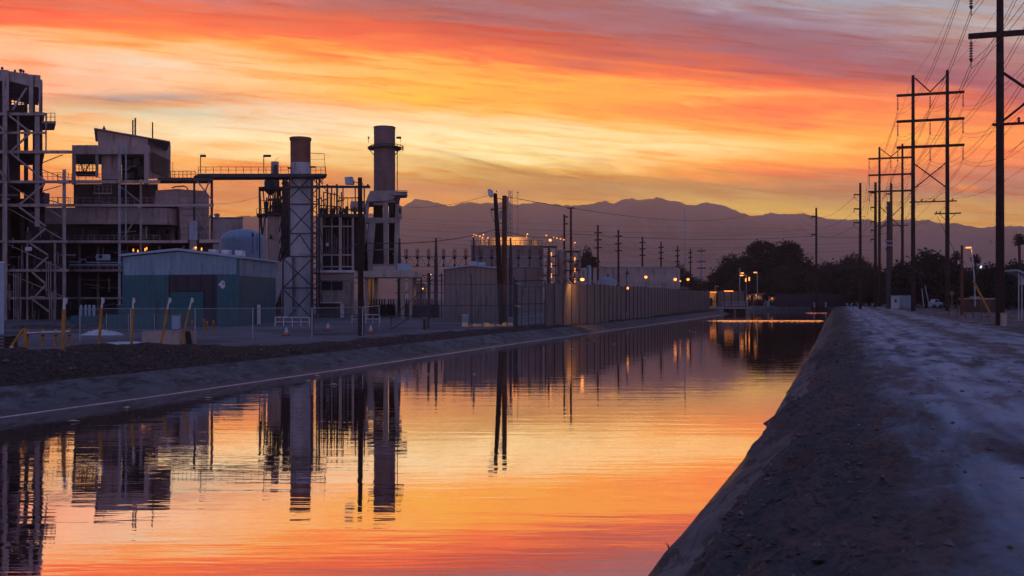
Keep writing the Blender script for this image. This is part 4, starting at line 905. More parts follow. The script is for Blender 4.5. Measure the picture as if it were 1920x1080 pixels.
t = thing('lit_yard_shed', 'low yard shed with lamplight-coloured roof left of the gable shed', 'shed', base(783, 150)); part(MB().box(X(772,150),X(794,150),150,154,GL-.2,Z(531,150)), 'wall', 'steel', t); part(MB().pp([(770,532),(775,526),(790,526),(796,532)],149.6,5), 'roof', 'litwall', t)  # the roof's orange light is in its colour

# gable shed
D = 108; t = thing('gable_shed', 'windowless beige ribbed metal shed with shallow gable beside the timber poles', 'shed', base(882, D))
part(MB().prism([(X(832,D),GL-.2),(X(932,D),GL-.2),(X(932,D),Z(503,D)),(X(882,D),Z(498.5,D)),(X(832,D),Z(504.5,D))], D, D+9), 'wall', 'shed', t)
part(MB().prism([(X(830.5,D),Z(505.5,D)),(X(882,D),Z(498.7,D)),(X(934,D),Z(503.6,D)),(X(934,D),Z(501.4,D)),(X(882,D),Z(496.2,D)),(X(830.5,D),Z(503.2,D))], D-.35, D+9.3), 'roof', 'tank', t)
v_ = part(MB().pb(882, 490, 895, 497.5, D+3, 1.5), 'roof_vent', 'tank', t); part(MB().pb(896, 491.5, 910, 498, D+3, 1.5), 'roof_vent', 'tank', t)
t = thing('utility_cabinet', 'small pale utility cabinet standing in front of the gable shed', 'cabinet', base(872, D-3)); D -= 3
part(pad_to(MB(), 866.5, 878, D, .5, 591), 'body', 'tank', t); part(MB().pb(866, 590, 878.5, 591.4, D-.06, .62), 'lid', 'white', t); D += 3
part(MB().pb(872.2, 593, 872.5, 604, D-3.02, .05), 'door_seam', 'dark_steel', t)

# cooling block with lit tanks on top
D = 178; t = thing('cooling_block', 'large grey-brown cooling block behind the switchyard with rail along its roof', 'building', base(950, D))
part(MB().box(X(883,D), X(1016,D), D, D+16, gz(X(950,D),D)-.3, Z(461,D)), 'wall', 'cooling', t)
part(MB().pb(882, 459.5, 1017, 462, D-.25, .6), 'cornice', 'steel', t)
r_ = MB(); rail(r_, 883, 1017, 460, D, 9, 16, .8); part(r_, 'handrail', 'dark_steel', t)
rb = MB()
for x in (905, 930, 957, 985): rb.pb(x, 500, x+1, 540, D-.15, .15)
rb.pb(883, 500, 1016, 501, D-.18, .18); part(rb, 'wall_trim', 'dark_steel', t)
for x0, x1, y0 in ((917,996,445.5),(996,1010,450),(903,912,449)):
    tk = thing('roof_tank', {917:'broad drum on the cooling block roof lit bright orange',996:'small drum at the right end of the cooling block roof',903:'small machine on the left of the cooling block roof'}[x0], 'tank', (X((x0+x1)/2,D), D+8, Z(461,D)), 'drums on the cooling block roof')
    cx = X((x0+x1)/2,D+7); rr = (x1-x0)/2*(D+7)/F; part(MB().lathe(cx, D+7 if rr < 2 else D+7, [(rr,Z(461,D)),(rr,Z(y0,D+5)),(rr*.96,Z(y0-.8,D+5))], 30), 'shell', 'litwall', tk, 1)  # shell colour carries part of the lamplight on the drums
def gooseneck(px, py, D, base_y, lab, e=0):
    t = thing('gooseneck_lamp', lab, 'lamp', (X(px,D), D, Z(base_y,D)), 'orange lamps round the cooling block')
    part(MB().pt([(px-2,base_y),(px-2,py+1),(px-1.4,py-1),(px,py-1.4)], D, .9, 6), 'post', 'litwall', t); part(MB().pl(px, D, [(.6,py+1),(1.2,py+.4),(1.2,py-.4),(.6,py-1)], 8), 'bulb', 'bulb', t)
    if e: lamp((X(px,D), D-.4, Z(py,D)-.25), e)
where = ['leftmost, over the corner of the cooling block','second from the left corner, set slightly lower','third in the left cluster','fourth in the left cluster, highest of it','fifth in the left cluster','last of the left cluster beside the lit drum','small one between the two timber poles','single lamp right of the timber poles','first of the right-hand row','second of the right-hand row, above the stair','third of the right-hand row','fourth of the right-hand row','last of the right-hand row by the utility pole']
for i, (px, py, by, e) in enumerate([(888.5,440,460,18),(893,441,460,0),(900,443,460,0),(905,446,460,18),(906.5,440,460,0),(915,446,460,18),(949,438.5,447,0),(989,439,447,18),(1024.5,441.5,461,0),(1038,445,461,0),(1044,446.5,461,0),(1051,448,461,0),(1057,449.5,461,0)]):
    gooseneck(px, py, D+2+(i%3), by, 'small orange lamp on a bent pipe, '+where[i], e)
for px_ in (930, 975): lamp((X(px_,D), D+.6, Z(448,D)), 420, aim=(0,1,-.1))
def stair(name, lab, x0, x1, y0, D, litx, e):
    t = thing(name, lab, 'stair tower', base((x0+x1)/2, D)); zb_ = gz(X(x0,D),D)-.2
    for x in (x0, (x0+x1)/2, x1):
        for dd in (0, 4): part(MB().box(X(x,D)-.12, X(x,D)+.12, D+dd, D+dd+.24, zb_, Z(y0,D)), 'column', 'steel', t)
    k = 0; y = y0
    while y < 545:
        part(MB().pb(x0-1, y, x1+1, y+1.4, D-.2, 4.6), 'landing', 'dark_steel', t); r_ = MB(); rail(r_, x0-1, x1+1, y, D-.2, 7, 4, .6); part(r_, 'handrail', 'steel', t)
        part(MB().ps(x0 if k%2 else x1, y+1, x1 if k%2 else x0, y+18, D+.3, 1.2), 'flight', 'steel', t); y += 18; k += 1
    for yy in range(int(y0)+12, 540, 20): part(MB().pb(litx-.7, yy, litx+.7, yy+8, D+.1, .2), 'strip_light', 'bulb', t)
    for yy in (y0+14, y0+40, y0+66): lamp((X(litx,D), D-.5, Z(yy,D)), e)
stair('stair_tower', 'steel stair tower with glowing strip lights at the right corner of the cooling block', 1018, 1044, 461, D-2, 1034, 16)
stair('pipe_stair_tower', 'second lit steel stair tower behind the tall utility poles', 1062, 1088, 470, D, 1078, 14)
gooseneck(1078, 455, D, 470, 'tall lit lamp standing over the second stair tower', 20)
t = thing('corner_floodlight', 'brightest round floodlight above the cooling block stair', 'floodlight', (X(1031,D), D-3, Z(455,D))); part(MB().pl(1031.5, D-3, [(1.5,452.5),(2.6,451.2),(2.6,449.2),(1.5,448)], 12), 'bulb', 'bulb', t); part(MB().ps(1031.5,453,1031.5,461,D-3,.9), 'bracket', 'steel', t); lamp((X(1031.5,D), D-3.6, Z(452,D)), 18)
for a, b, yt, lab in ((1045,1059,467,'pale upright cylinder tank right of the stair tower'),(1101,1108,497,'slim pale tank in front of the white hall')):
    t = thing('upright_tank', lab, 'tank', base((a+b)/2, D+4)); rr = (b-a)/2*(D+4)/F; z0 = gz(X(a,D),D)
    part(MB().lathe(X((a+b)/2,D+4), D+4, [(rr,z0-.2),(rr,Z(yt,D)),(rr*.6,Z(yt-1.2,D))], 20), 'shell', 'tank' if a > 1100 else 'mauve', t, 1)
    part(MB().ps(a-.5, yt, a-.5, 540, D+2.5, .9), 'ladder', 'steel', t)
# white hall far behind and its domed roof tank
D = 262; t = thing('white_hall', 'long pale flat hall far behind the slatted fence', 'building', base(1180, D))
part(MB().pp([(1092,570),(1092,502),(1126,502),(1126,501),(1268,500.5),(1275,504),(1276,570)], D, 30), 'wall', 'mauve', t); part(MB().pb(1126, 500, 1268, 501.6, D-.4, 30), 'parapet', 'blue_steel', t)
for x in (1150, 1240): part(MB().pb(x, 530, x+10, 546, D-.2, .2), 'door', 'steel', t)
D = 190; t = thing('domed_water_tank', 'low pale domed water tank showing over the slatted fence', 'tank', base(1140, D))
rr = 18*D/F; part(MB().lathe(X(1140,D), D+2, [(rr,gz(X(1140,D),D)-.2),(rr,Z(526,D)),(rr*.96,Z(525,D)),(rr*.3,Z(519.5,D)),(rr*.06,Z(518.5,D))], 28), 'shell', 'tank', t, 1)
part(MB().pl(1140, D+2, [(1.6,519.5),(1.6,515.5),(2.4,515.5),(.8,513.5)], 10), 'vent_cap', 'dark_steel', t)
r_ = MB(); rail(r_, 1122, 1158, 527, D-1.4, 5, 8, .5); part(r_, 'handrail', 'steel', t)

# communication masts
def lattice_mast(name, lab, px, ytop, D, wpx, m='blue_steel', n=14):
    x = X(px,D); z0 = gz(x,D)-.5; z1 = Z(ytop,D); w = wpx*D/F/2; t = thing(name, lab, 'mast', (x, D, z0+.5)); 
    for dx, dy in ((-w,-w),(w,-w),(0,w)): part(MB().beam((x+dx,D+dy,z0),(x+dx,D+dy,z1), w*.22), 'leg', m, t)
    mb = MB(); P3 = [(-w,-w),(w,-w),(0,w)]
    for k in range(n):
        za = z0+(z1-z0)*k/n; zb2 = z0+(z1-z0)*(k+1)/n
        for i in range(3): a = P3[i]; b = P3[(i+1)%3]; mb.beam((x+a[0],D+a[1],za if k%2 else zb2),(x+b[0],D+b[1],zb2 if k%2 else za), w*.14)
    part(mb, 'lattice', m, t); return t
lattice_mast('lattice_mast', 'square lattice mast rising behind the two timber poles', 957, 357, 420, 7, 'steel', 26)
D = 425; t = thing('chimney_column', 'plain pale column standing just left of the lattice mast', 'column', base(950, D)); part(MB().box(X(946.5,D),X(953,D),D,D+1.6,-.5,Z(370,D)), 'shaft', 'mauve', t); part(MB().pb(946,368.6,953.6,370.2,D-.1,1.8), 'cap', 'steel', t)
D = 400; t = thing('whip_antenna', 'thin antenna with short cross stubs right of the lattice mast', 'antenna', base(971, D)); part(MB().ps(971,358,971,560,D,.9), 'pole', 'steel', t)
for y, a, b in ((361,968,974),(377,964,971),(388,966,970)): part(MB().ps(a,y,b,y,D,1), 'stub', 'steel', t)
t = lattice_mast('thin_radio_mast', 'very thin tall radio mast standing alone right of the white hall', 1284, 390, 330, 2.2, 'blue_steel', 40)
for y0, y1 in ((400,413),(424,440)): part(MB().ps(1285.4,y0,1285.4,y1,329.5,1.8), 'antenna_panel', 'white', t)

# ================================================================== FENCES ON THE LEFT BANK
FP = [(1022,90.5),(1120,105),(1160,117),(1230,140),(1300,190),(1331,205)]
t = thing('slatted_fence', 'tall grey-brown slatted fence with dark posts running along the far bank', 'fence', (X(1022,90.5), 90.5, GL))
def fz(D): return 3.72
fx = [(X(p,d), d) for p, d in FP]; cum = [0]
for a, b in zip(fx, fx[1:]): cum.append(cum[-1]+math.hypot(b[0]-a[0], b[1]-a[1]))
def fpt(s):
    for i in range(len(fx)-1):
        if s <= cum[i+1] or i == len(fx)-2:
            k = (s-cum[i])/(cum[i+1]-cum[i]); return (fx[i][0]+(fx[i+1][0]-fx[i][0])*k, fx[i][1]+(fx[i+1][1]-fx[i][1])*k)
s = 0; random.seed(4); npan = 0
while s < cum[-1]-.1:
    e = min(cum[-1], s+2.45); a = fpt(s+.04); b = fpt(e-.04); h = 3.55+random.uniform(-.05,.05)
    za = gz(*a)-.02; zb2 = gz(*b)-.02
    vs = [(a[0],a[1],za),(b[0],b[1],zb2),(b[0],b[1]+.05,zb2),(a[0],a[1]+.05,za),(a[0],a[1],h),(b[0],b[1],h),(b[0],b[1]+.05,h),(a[0],a[1]+.05,h)]
    if npan < 60: part(MB().add(vs, BF), 'panel', 'slat', t)
    a = fpt(s); zp = gz(*a)
    pst = part(MB().tube([(a[0],a[1]-.06,zp-.1),(a[0],a[1]-.06,h+.12)], .06, 6), 'post', 'dark_steel', t)
    # barbed-wire arm raking back over the yard
    if npan < 40: part(MB().beam((a[0],a[1]-.05,h+.1),(a[0]-.45,a[1]+.1,h+.55), .05), 'barb_arm', 'galv', pst)
    s = e; npan += 1
zz = MB()
for k in range(3):
    pts = []
    for i in range(60): q = fpt(cum[-1]*i/59); pts.append((q[0]-.15*(k+1), q[1]+.03*(k+1), 3.72+.14*(k+1)))
    zz.tube(pts, .012, 4)
part(zz, 'barbed_wire', 'wire', t)

# chain link with real wire pattern in the material (see-through)
def mesh_mat():
    m = bpy.data.materials.new('chain_link_wire'); m.use_nodes = True; N = NT(m.node_tree); b = N.n['Principled BSDF']
    t = N.new('ShaderNodeTexCoord').outputs['Object']; sp = N.new('ShaderNodeSeparateXYZ'); N.l.new(t, sp.inputs[0])
    p = N.math('PINGPONG', N.math('ADD', sp.outputs[0], sp.outputs[2]), .03); q = N.math('PINGPONG', N.math('SUBTRACT', sp.outputs[0], sp.outputs[2]), .03)
    w = N.math('MINIMUM', p, q); a = N.math('LESS_THAN', w, .0022)
    b.inputs['Base Color'].default_value = (.16,.18,.22,1); b.inputs['Metallic'].default_value = .5; b.inputs['Roughness'].default_value = .5
    N.put(b.inputs['Alpha'], a); return m
CL = mesh_mat()
def fence_line(t, pts, zt, mesh=True, rails=(0,), postw=.045, mid=None):
    """posts at pts (px,D), rails between"""
    for i, (px, D) in enumerate(pts):
        x = X(px,D); z0 = gz(x,D); part(MB().tube([(x,D,z0-.1),(x,D,z0+zt)], postw, 6), 'post', 'galv', t)
        if i:
            q, e = pts[i-1]; xa = X(q,e); za = gz(xa,e)
            for r in rails: part(MB().tube([(xa,e,za+zt-r),(x,D,z0+zt-r)], .028, 6), 'rail', 'galv', t)
            if mesh: part(MB().add([(xa,e+.02,za+.05),(x,D+.02,z0+.05),(x,D+.02,z0+zt),(xa,e+.02,za+zt)], [(0,1,2,3)]), 'chain_link', CL, t)
# gate beside the end of the slatted fence
D = 88; t = thing('chain_link_gate', 'tall steel-framed gate with upright bars at the near end of the slatted fence', 'gate', base(966, D))
z0 = GL; zt = Z(526,D)
for px in (964, 967.5): part(MB().box(X(px,D)-.08, X(px,D)+.08, D-.08, D+.08, z0-.2, zt+.05), 'post', 'dark_steel', t)
lf = part(MB().ps(968,527,1023,526,D,1.6).ps(968,612,1023,612,D,1.6).ps(1022,526,1022,612,D,1.6).ps(970,526,970,612,D,1.6).ps(968,570,1022,569.5,D,1.3).ps(968,538,1022,538,D,1.0), 'leaf_frame', 'dark_steel', t)
bars = MB()
for px in (978,991,1004,1014): bars.ps(px,538,px,612,D+.05,1.2)
part(bars, 'bar', 'dark_steel', lf); part(MB().add([(X(969,D),D+.06,z0),(X(1022,D),D+.06,z0),(X(1022,D),D+.06,zt),(X(969,D),D+.06,zt)], [(0,1,2,3)]), 'chain_link', CL, lf)
for y in (531, 573): part(MB().ps(966,y,977,y+1.5,D-.1,1.2), 'hinge', 'galv', t)
zz = MB()
for i in range(4): px = 996+i*5.5; zz.tube([(X(px,D-2.6), D-2.6, WZ-.1), (X(px,D-2.6), D-2.6, Z(606,D))], .04, 6)
zz.ps(992,613,1020,613,D-1.3,1.2); part(zz, 'trash_grid', 'dark_steel', thing('bank_grille', 'dark upright grille below the gate going down into the canal', 'grille', (X(1004,D-2.6), D-2.6, WZ)))
D = 86; t = thing('works_fence', 'see-through chain-link fence with thin rails in front of the gable shed', 'fence', base(880, D))
z0 = GL
for px, yt, w in ((803,512,.09),(964,520,.05)): x = X(px,D); part(MB().tube([(x,D,z0-.1),(x,D,Z(yt,D))], w, 8), 'post', 'dark_steel', t)
part(MB().tube([(X(885,D),D,z0-.1),(X(884.5,D),D,Z(530,D)),(X(883,D),D,Z(513,D))], .04, 6), 'post', 'dark_steel', t)
for y in (533, 573): part(MB().ps(803,y,964,y,D,1.1), 'rail', 'dark_steel', t)
part(MB().add([(X(803,D),D+.03,z0),(X(964,D),D+.03,z0),(X(964,D),D+.03,Z(533,D)),(X(803,D),D+.03,Z(533,D))], [(0,1,2,3)]), 'chain_link', CL, t)
D = 84; t = thing('braced_swing_gate', 'wide swing gate with two long diagonal braces left of the gable shed', 'gate', base(765, D))
for s_ in [(803,535,735,596),(803,575,728,620),(711,570,711,622),(733,592,733,622),(711,592,803,592)]: part(MB().ps(*s_, D, 1.5), 'brace', 'dark_steel', t)
part(MB().add([(X(711,D),D+.03,GL),(X(803,D),D+.03,GL),(X(803,D),D+.03,Z(548,D)),(X(735,D),D+.03,Z(592,D)),(X(711,D),D+.03,Z(592,D))], [(0,1,2,3,4)]), 'chain_link', CL, t)
t = thing('yard_fence', 'faint chain-link fence on thin posts crossing the yard before the teal warehouse', 'fence', base(530, 66))
fence_line(t, [(150,60),(245,60.5),(366,61),(474,62),(585,64),(680,68),(711,82)], 2.0, True, (0.02,), .04)
D = 74; t = thing('yard_gate_frame', 'low rectangular pipe frame lying across the yard beside the timber pole', 'gate', base(635, D)); 
for s_ in [(588,590,588,627),(588,627,683,625),(588,590,683,590),(683,590,683,625)]: part(MB().ps(*s_, 70, 1.2), 'frame_tube', 'dark_steel', t)

def white_rail(lab, x0, x1, y0, y1, D):
    t = thing('guard_railing', lab, 'railing', base((x0+x1)/2, D), 'white guard railings'); n = max(3, int((x1-x0)/13))
    for i in range(n+1): x = x0+(x1-x0)*i/n; part(col(MB(), x, y0, D, 1.5), 'post', 'white', t)
    for y in (y0, (y0+y1)/2): part(MB().ps(x0,y,x1,y,D,1.4), 'rail', 'white', t)
    part(MB().ps(x0,y0,x0,y0,D,1).ps(x0,y0,x0+.01,y0,D,1).beam((X(x0,D),D,Z(y0,D)),(X(x0,D)+.4,D+3,Z(y0,D)),.07), 'return_rail', 'white', t)
white_rail('pale guard railing at the foot of the smokestack', 516, 580, 595, 612, 92)
white_rail('pale guard railing beside the beige control building', 660, 712, 590, 606, 102)

# ================================================================== TIMBER POLES BY THE SHED AND THE WAREHOUSE
D = 69; t = thing('timber_pole', 'black timber pole with a box floodlight standing before the pipe rack', 'utility pole', base(677, D))
x = X(677,D); z0 = gz(x,D); part(MB().tube([(x,D,z0-.3),(X(676,D),D,Z(480,D)),(X(675,D),D,Z(333,D))], [.22,.19,.15], 12), 'pole', 'wood', t, 1)
b_ = part(MB().pp([(647,345),(646,332),(660,331),(663,341),(661,345.5)], D-.2, .5), 'floodlight', 'tank', t); part(MB().pt([(662,341),(668,341.5),(674,344)], D, 1.6), 'arm', 'dark_steel', t); part(MB().ps(676,337,682,349,D,1.0), 'drop_cable', 'wire', t)
D = 98; t = thing('leaning_pole', 'leaning dark timber pole topped by a square floodlight, left of its pair', 'utility pole', base(941, D)); x = X(941,D); z0 = gz(x,D)
part(MB().tube([(x,D,z0-.3),(X(934.5,D),D,Z(470,D)),(X(928.5,D),D,Z(363,D))], [.30,.25,.19], 12), 'pole', 'wood', t, 1)
part(MB().pp([(914,357),(917,353.5),(924,357),(926,366),(921,369),(916,366)], D-.3, .7), 'floodlight', 'galv', t); part(MB().pt([(924,366),(928,368)], D, 2), 'arm', 'dark_steel', t)
part(MB().pt([(923,388),(921,400),(925,412),(930,420)], D, 1), 'cable_loop', 'wire', t); part(MB().pb(920,391,927,394,D-.4,.4), 'cable_clamp', 'dark_steel', t); part(MB().pt([(930,373),(936,372),(943,375)], D, 1.2), 'arm', 'dark_steel', t)
part(MB().pl(931, D, [(1,360),(1.2,358),(.4,357)], 8), 'photocell', 'dark_steel', t)
D = 99; t = thing('rust_red_pole', 'straight reddish timber pole with a small transformer, right of the leaning pole', 'utility pole', base(945.8, D)); x = X(945.8,D); z0 = gz(x,D)
part(MB().tube([(x,D,z0-.3),(x,D,Z(367,D))], [.29,.22], 12), 'pole', 'warmwood', t, 1)
part(MB().lathe(X(939.5,D), D, [(.16,Z(410,D)),(.18,Z(408.6,D)),(.18,Z(397,D)),(.1,Z(395,D))], 14), 'transformer_can', 'galv', t, 1)
for y in (392, 420): part(MB().pt([(935,y),(940,y-2),(944,y)], D, 1.3), 'bracket', 'dark_steel', t)
# rubble blocks along the edge
random.seed(6); pr = thing('concrete_block', 'tbc', 'block', (0,0,0), 'broken blocks at the foot of the timber poles')
part(MB().add([(-.3,-.2,0),(.32,-.22,0),(.28,.2,0),(-.26,.22,0),(-.24,-.16,.30),(.24,-.2,.26),(.25,.14,.33),(-.2,.17,.27)], BF), 'block', 'litwall', pr)  # lamplight on the blocks is partly in their colour
bl = [(872,'at the left end of the row'),(888,'second from the left end'),(899,'leaning against the next'),(912,'just left of the pole feet'),(923,'before the leaning pole'),(935,'at the foot of the leaning pole'),(948,'at the foot of the rust-red pole'),(957,'right of the rust-red pole'),(963,'at the gate post')]
for i, (px, nm) in enumerate(bl): place(pr, i == 0, base(px, 91+(i%3)*.5), i*.7, (1+.3*math.sin(i), 1, .8+.3*math.cos(i*2)), 'small pale broken block, '+nm)
D = 97.5; t = thing('fence_lamp', 'starry orange floodlight on the slatted fence, nearest of the row', 'floodlight', (X(1091,D), D, Z(524,D)))
part(MB().pl(1091.5, D, [(2.2,526.8),(3.8,525.6),(3.8,523),(2.2,521.6)], 14), 'bulb', 'bulb', t); part(MB().tube([(X(1091.5,D), D, Z(521.5,D)), (X(1091.5,D), D+1, Z(519.5,D)), (X(1091.5,D), 101.2, Z(527,D))], .04, 6), 'bracket_arm', 'steel', t)
lamp((X(1091,D), D-1.6, Z(525,D)-.35), 330, aim=(-.1,.85,-.45), cone=172)
lamp((X(915,90), 88.6, GL+2.2), 70, aim=(0,.6,-.8))
# farther sodium lamps
for i, (px, py, D, r, e, nm) in enumerate([(1211,519.5,180,3.0,40,'in front of the white hall'),(1266,524,185,3.2,40,'left one of the close pair right of the white hall'),(1275.5,527,190,1.5,5,'smallest of the row'),(1290,524,190,2.8,40,'at the foot of the thin radio mast')]):
    t = thing('yard_floodlight', 'orange floodlight beyond the fence, '+nm, 'floodlight', base(px, D), 'orange floodlights beyond the fence')
    part(MB().pl(px, D, [(r*.5,py+r*.8),(r*.95,py+r*.35),(r*.95,py-r*.35),(r*.5,py-r*.8)], 12), 'bulb', 'bulb', t); part(MB().ps(px, py+r*.8, px, 560, D+.2, 1.2), 'pole', 'dark_steel', t); lamp((X(px,D), D-1, Z(py,D)), e, .1)
D = 118; t = thing('shaded_lamp_post', 'unlit bell-shaded lamp post rising from the slatted fence', 'lamp post', base(1175, D)); part(MB().ps(1175,514,1175,585,D,1.5), 'pole', 'dark_steel', t)
part(MB().pl(1176, D, [(4.4,514.5),(3.8,513),(1.4,509),(.8,505),(.5,503)], 12), 'lamp_shade', 'dark_steel', t); part(MB().pl(1177, D-.2, [(1.8,542.5),(2.2,540),(1,538)], 10), 'lit_lantern', 'bulb', t)
SKX = 0.0
# ================================================================== H-FRAME LINE ON THE RIGHT
LR = -math.atan(.32)
def disc_string(mb, p, L, r=.16, n=7):
    """hanging string of discs from p downwards"""
    x, y, z = p; prof = [(.03, z-L)]; 
    for i in range(n):
        a = z-L+.28+i*(L-.45)/n; prof += [(r, a), (r*.9, a+.05), (.045, a+.10), (.045, a+(L-.45)/n-.01)]
    prof.append((.03, z)); return mb.lathe(x, y, prof, 8)
def hframe(lab, px, D, top, arms, brace, low, small=None, r=.36, gap=5.2, over=2.55, Ls=2.2, second=True):
    x0 = X(px, D); z0 = gz(x0, D); t = thing('h_frame_pole', lab, 'power pole', (x0, D, z0), 'timber H-frame poles along the canal road')
    c, s = math.cos(LR), math.sin(LR)
    def q(u, z, off=0.0): return (x0+u*c-off*s, D+u*s+off*c, z)
    for u, dz in ((0, -.5), (gap, 0)):
        part(MB().tube([q(u, z0-.3), q(u, top*.5), q(u, top+dz)], [r, r*.88, r*.66], 12), 'pole', 'wood', t, 1)
    for z in arms: part(MB().beam(q(-over, z), q(gap+over, z), .28, .42), 'crossarm', 'wood', t)
    for u0, z0_, u1, z1_ in ((.3, top-1.0, gap/2, arms[0]+.3), (gap-.3, top-1.0, gap/2, arms[0]+.3), (.2, brace[1], gap-.2, brace[0]), (.2, brace[0], gap-.2, brace[1])):
        part(MB().beam(q(u0, z0_, -.1), q(u1, z1_, -.1), .18), 'brace', 'wood', t)
    part(MB().beam(q(-.6, low, -.3), q(gap+1.4, low, -.3), .16, .2), 'lower_crossarm', 'wood', t)
    for u in (1.3, 3.2, 6.0):
        part(MB().lathe(*q(u, 0, -.3)[:2], [(.06,low+.1),(.14,low+.2),(.06,low+.28),(.14,low+.36),(.05,low+.5)], 8), 'pin_insulator', 'porcelain', t)
    if small:
        part(MB().beam(q(gap-2.0, small, -.35), q(gap+2.0, small, -.35), .16, .2), 'small_crossarm', 'wood', t)
        for sg in (-1, 1): part(MB().beam(q(gap, small-1.3, -.35), q(gap+sg*1.2, small-.1, -.35), .08), 'arm_brace', 'wood', t)
        for u in (gap-1.7, gap-1.1): part(MB().lathe(*q(u, 0, -.35)[:2], [(.05,small+.1),(.13,small+.2),(.06,small+.3),(.12,small+.4)], 8), 'pin_insulator', 'porcelain', t)
    att = {}
    for i, z in enumerate(arms):
        for j, u in enumerate((-over+.2, gap/2, gap+over-.2)):
            a = q(u, z-.2); part(disc_string(MB(), a, Ls), 'insulator_string', 'porcelain', t); att[i, j] = (a[0], a[1], a[2]-Ls)
            if D < 100: part(MB().beam((a[0],a[1],a[2]-Ls), (a[0]+.02,a[1],a[2]-Ls-.5), .07), 'yoke', 'galv', t)
    att['s0'] = q(0, top-.5); att['s1'] = q(gap, top); att['l0'] = q(1.3, low+.5, -.3); att['l1'] = q(3.2, low+.5, -.3); att['l2'] = q(6.0, low+.5, -.3)
    return att
HF = [hframe('nearest timber H-frame pole, thickest and cut off by the top of the frame', 1875, 79, 35.5, (31.4, 27.3, 23.1), (20.0, 16.2), 15.9, None, .33, 5.1, 2.3, 1.9),
      hframe('tallest fully visible H-frame pole with three crossarms, second along the road', 1712, 164, 39.3, (35.6, 31.3, 27.0), (24.2, 20.2), 17.9, 15.9),
      hframe('smaller-looking third H-frame pole behind the tallest one', 1649, 242, 39.3, (36.0, 32.0, 28.0), (24.2, 19.0), 19.6)]
def wire(pa, pb, sag, r, lab, grp='conductors of the H-frame line', n=18, cat='power line', name='power_line'):
    pa = Vector(pa); pb = Vector(pb); pts = []
    for i in range(n+1):
        k = i/n; p = pa.lerp(pb, k); p.z -= 4*sag*k*(1-k); pts.append(p)
    o = MB().tube(pts, r, 5, False).build(name, M['wire']); tag(o, lab, cat, grp); return o
AN = ('top', 'middle', 'lowest'); JN = ('left', 'centre', 'right')
dv = Vector((.33, 1, 0)).normalized()
spans = [(0, 1, 'nearest to tallest H-frame span', 3.2), (1, 2, 'tallest to third H-frame span', 2.6)]
for a, b, nm, sag in spans:
    for i in range(3):
        for j in range(3):
            for k, off in enumerate((-.0, -.5)):
                pa = Vector(HF[a][i, j]); pb = Vector(HF[b][i, j]); pa.z += off; pb.z += off
                wire(pa, pb, sag+(.15 if k else 0), .022 if a == 0 else .030, f'{["upper","lower"][k]} wire, {AN[i]} crossarm, {JN[j]} string, {nm}')
    for j in (0, 1): wire(HF[a][f's{j}'], HF[b][f's{j}'], 2.2, .016 if a == 0 else .022, f'thin shield wire off the {["left","right"][j]} pole top {nm}')
    for j in range(3): wire(HF[a][f'l{j}'], HF[b][f'l{j}'], 1.8, .018 if a == 0 else .024, f'low distribution wire {["left","middle","right"][j]} of three {nm}')
for i in range(3):
    for j in range(3):
        for k, off in enumerate((0, -.5)):
            pa = Vector(HF[0][i, j]); pa.z += off; pb = pa - dv*85; pb.z = pa.z+1.5
            wire(pb, pa, 3.0, .018, f'{["upper","lower"][k]} wire, {AN[i]} crossarm, {JN[j]} string, overhead to the nearest H-frame', n=26)
        pa = Vector(HF[2][i, j]); pb = pa + dv*150; pb.z = pa.z
        wire(pa, pb, 4.0, .035, f'wire of the {AN[i]} crossarm, {JN[j]} string, beyond the third H-frame pole')

def side_pole(lab, px, D, ytop, w, arms=(), m='wood', side=-1, grp='single poles by the canal road', name='utility_pole', armlen=12, drop=True):
    x = X(px, D); z0 = gz(x, D); t = thing(name, lab, 'utility pole', (x, D, z0), grp); r = w*D/F/2
    part(MB().tube([(x,D,z0-.3),(x,D,Z(ytop,D))], [r, r*.72], 10), 'pole', m, t, 1); out = []
    for y in arms:
        xa = px if side else px-armlen; xb = px+(side or 1)*armlen
        part(MB().ps(xa, y, xb, y-.6, D-.15, 2.2), 'crossarm', 'dark_steel' if m != 'wood' else 'wood', t)
        e = [xb] if side else [xa+1, xb-1]
        for q in e:
            if drop: part(MB().lathe(X(q,D), D-.15, [(.04,Z(y+5,D)),(.10,Z(y+4,D)),(.05,Z(y+3,D)),(.10,Z(y+2,D)),(.03,Z(y,D))], 6), 'insulator', 'porcelain', t)
            out.append((X(q,D), D-.15, Z(y+(5 if drop else 0),D)))
    return t, out
PL = {}
for key, lab, px, D, yt, w, arms, m, side, al in [
  ('a','tall timber pole with short left arms, left of the H-frames',1613,189,343,6,(365,392,418),'wood',-1,12),
  ('b','timber pole with five short left arms, immediately left of the third H-frame',1641.5,228,342,6.5,(362,389,416,432,449),'wood',-1,9),
  ('c','timber pole with short left arms between the legs of the third H-frame',1671,236,344,6.5,(364,390,450,466),'warmwood',-1,10),
  ('e','tall slim pole standing alone right of the big dark tree',1530.5,240,390,5,(406,440),'wood',-1,9)]:
    PL[key] = side_pole(lab, px, D, yt, w, arms, m, side, armlen=al)
t, _ = side_pole('thick grey steel monopole between the third H-frame legs', 1666, 196, 378, 9, (), 'dark_steel', -1); 
for y in (452, 460): part(MB().ps(1660,y,1686,y,195.5,1.6), 'bracket', 'galv', t)
t, _ = side_pole('short plain timber pole near the street lamp', 1803.5, 128, 460, 6, (), 'warmwood', -1)
for i in range(3): wire(PL['a'][1][i], (X(1500,300), 300, Z(395+i*14,300)), 3, .03, f'wire from arm {["one","two","three"][i]} of the leftmost road pole towards the big tree', 'wires between the road poles')
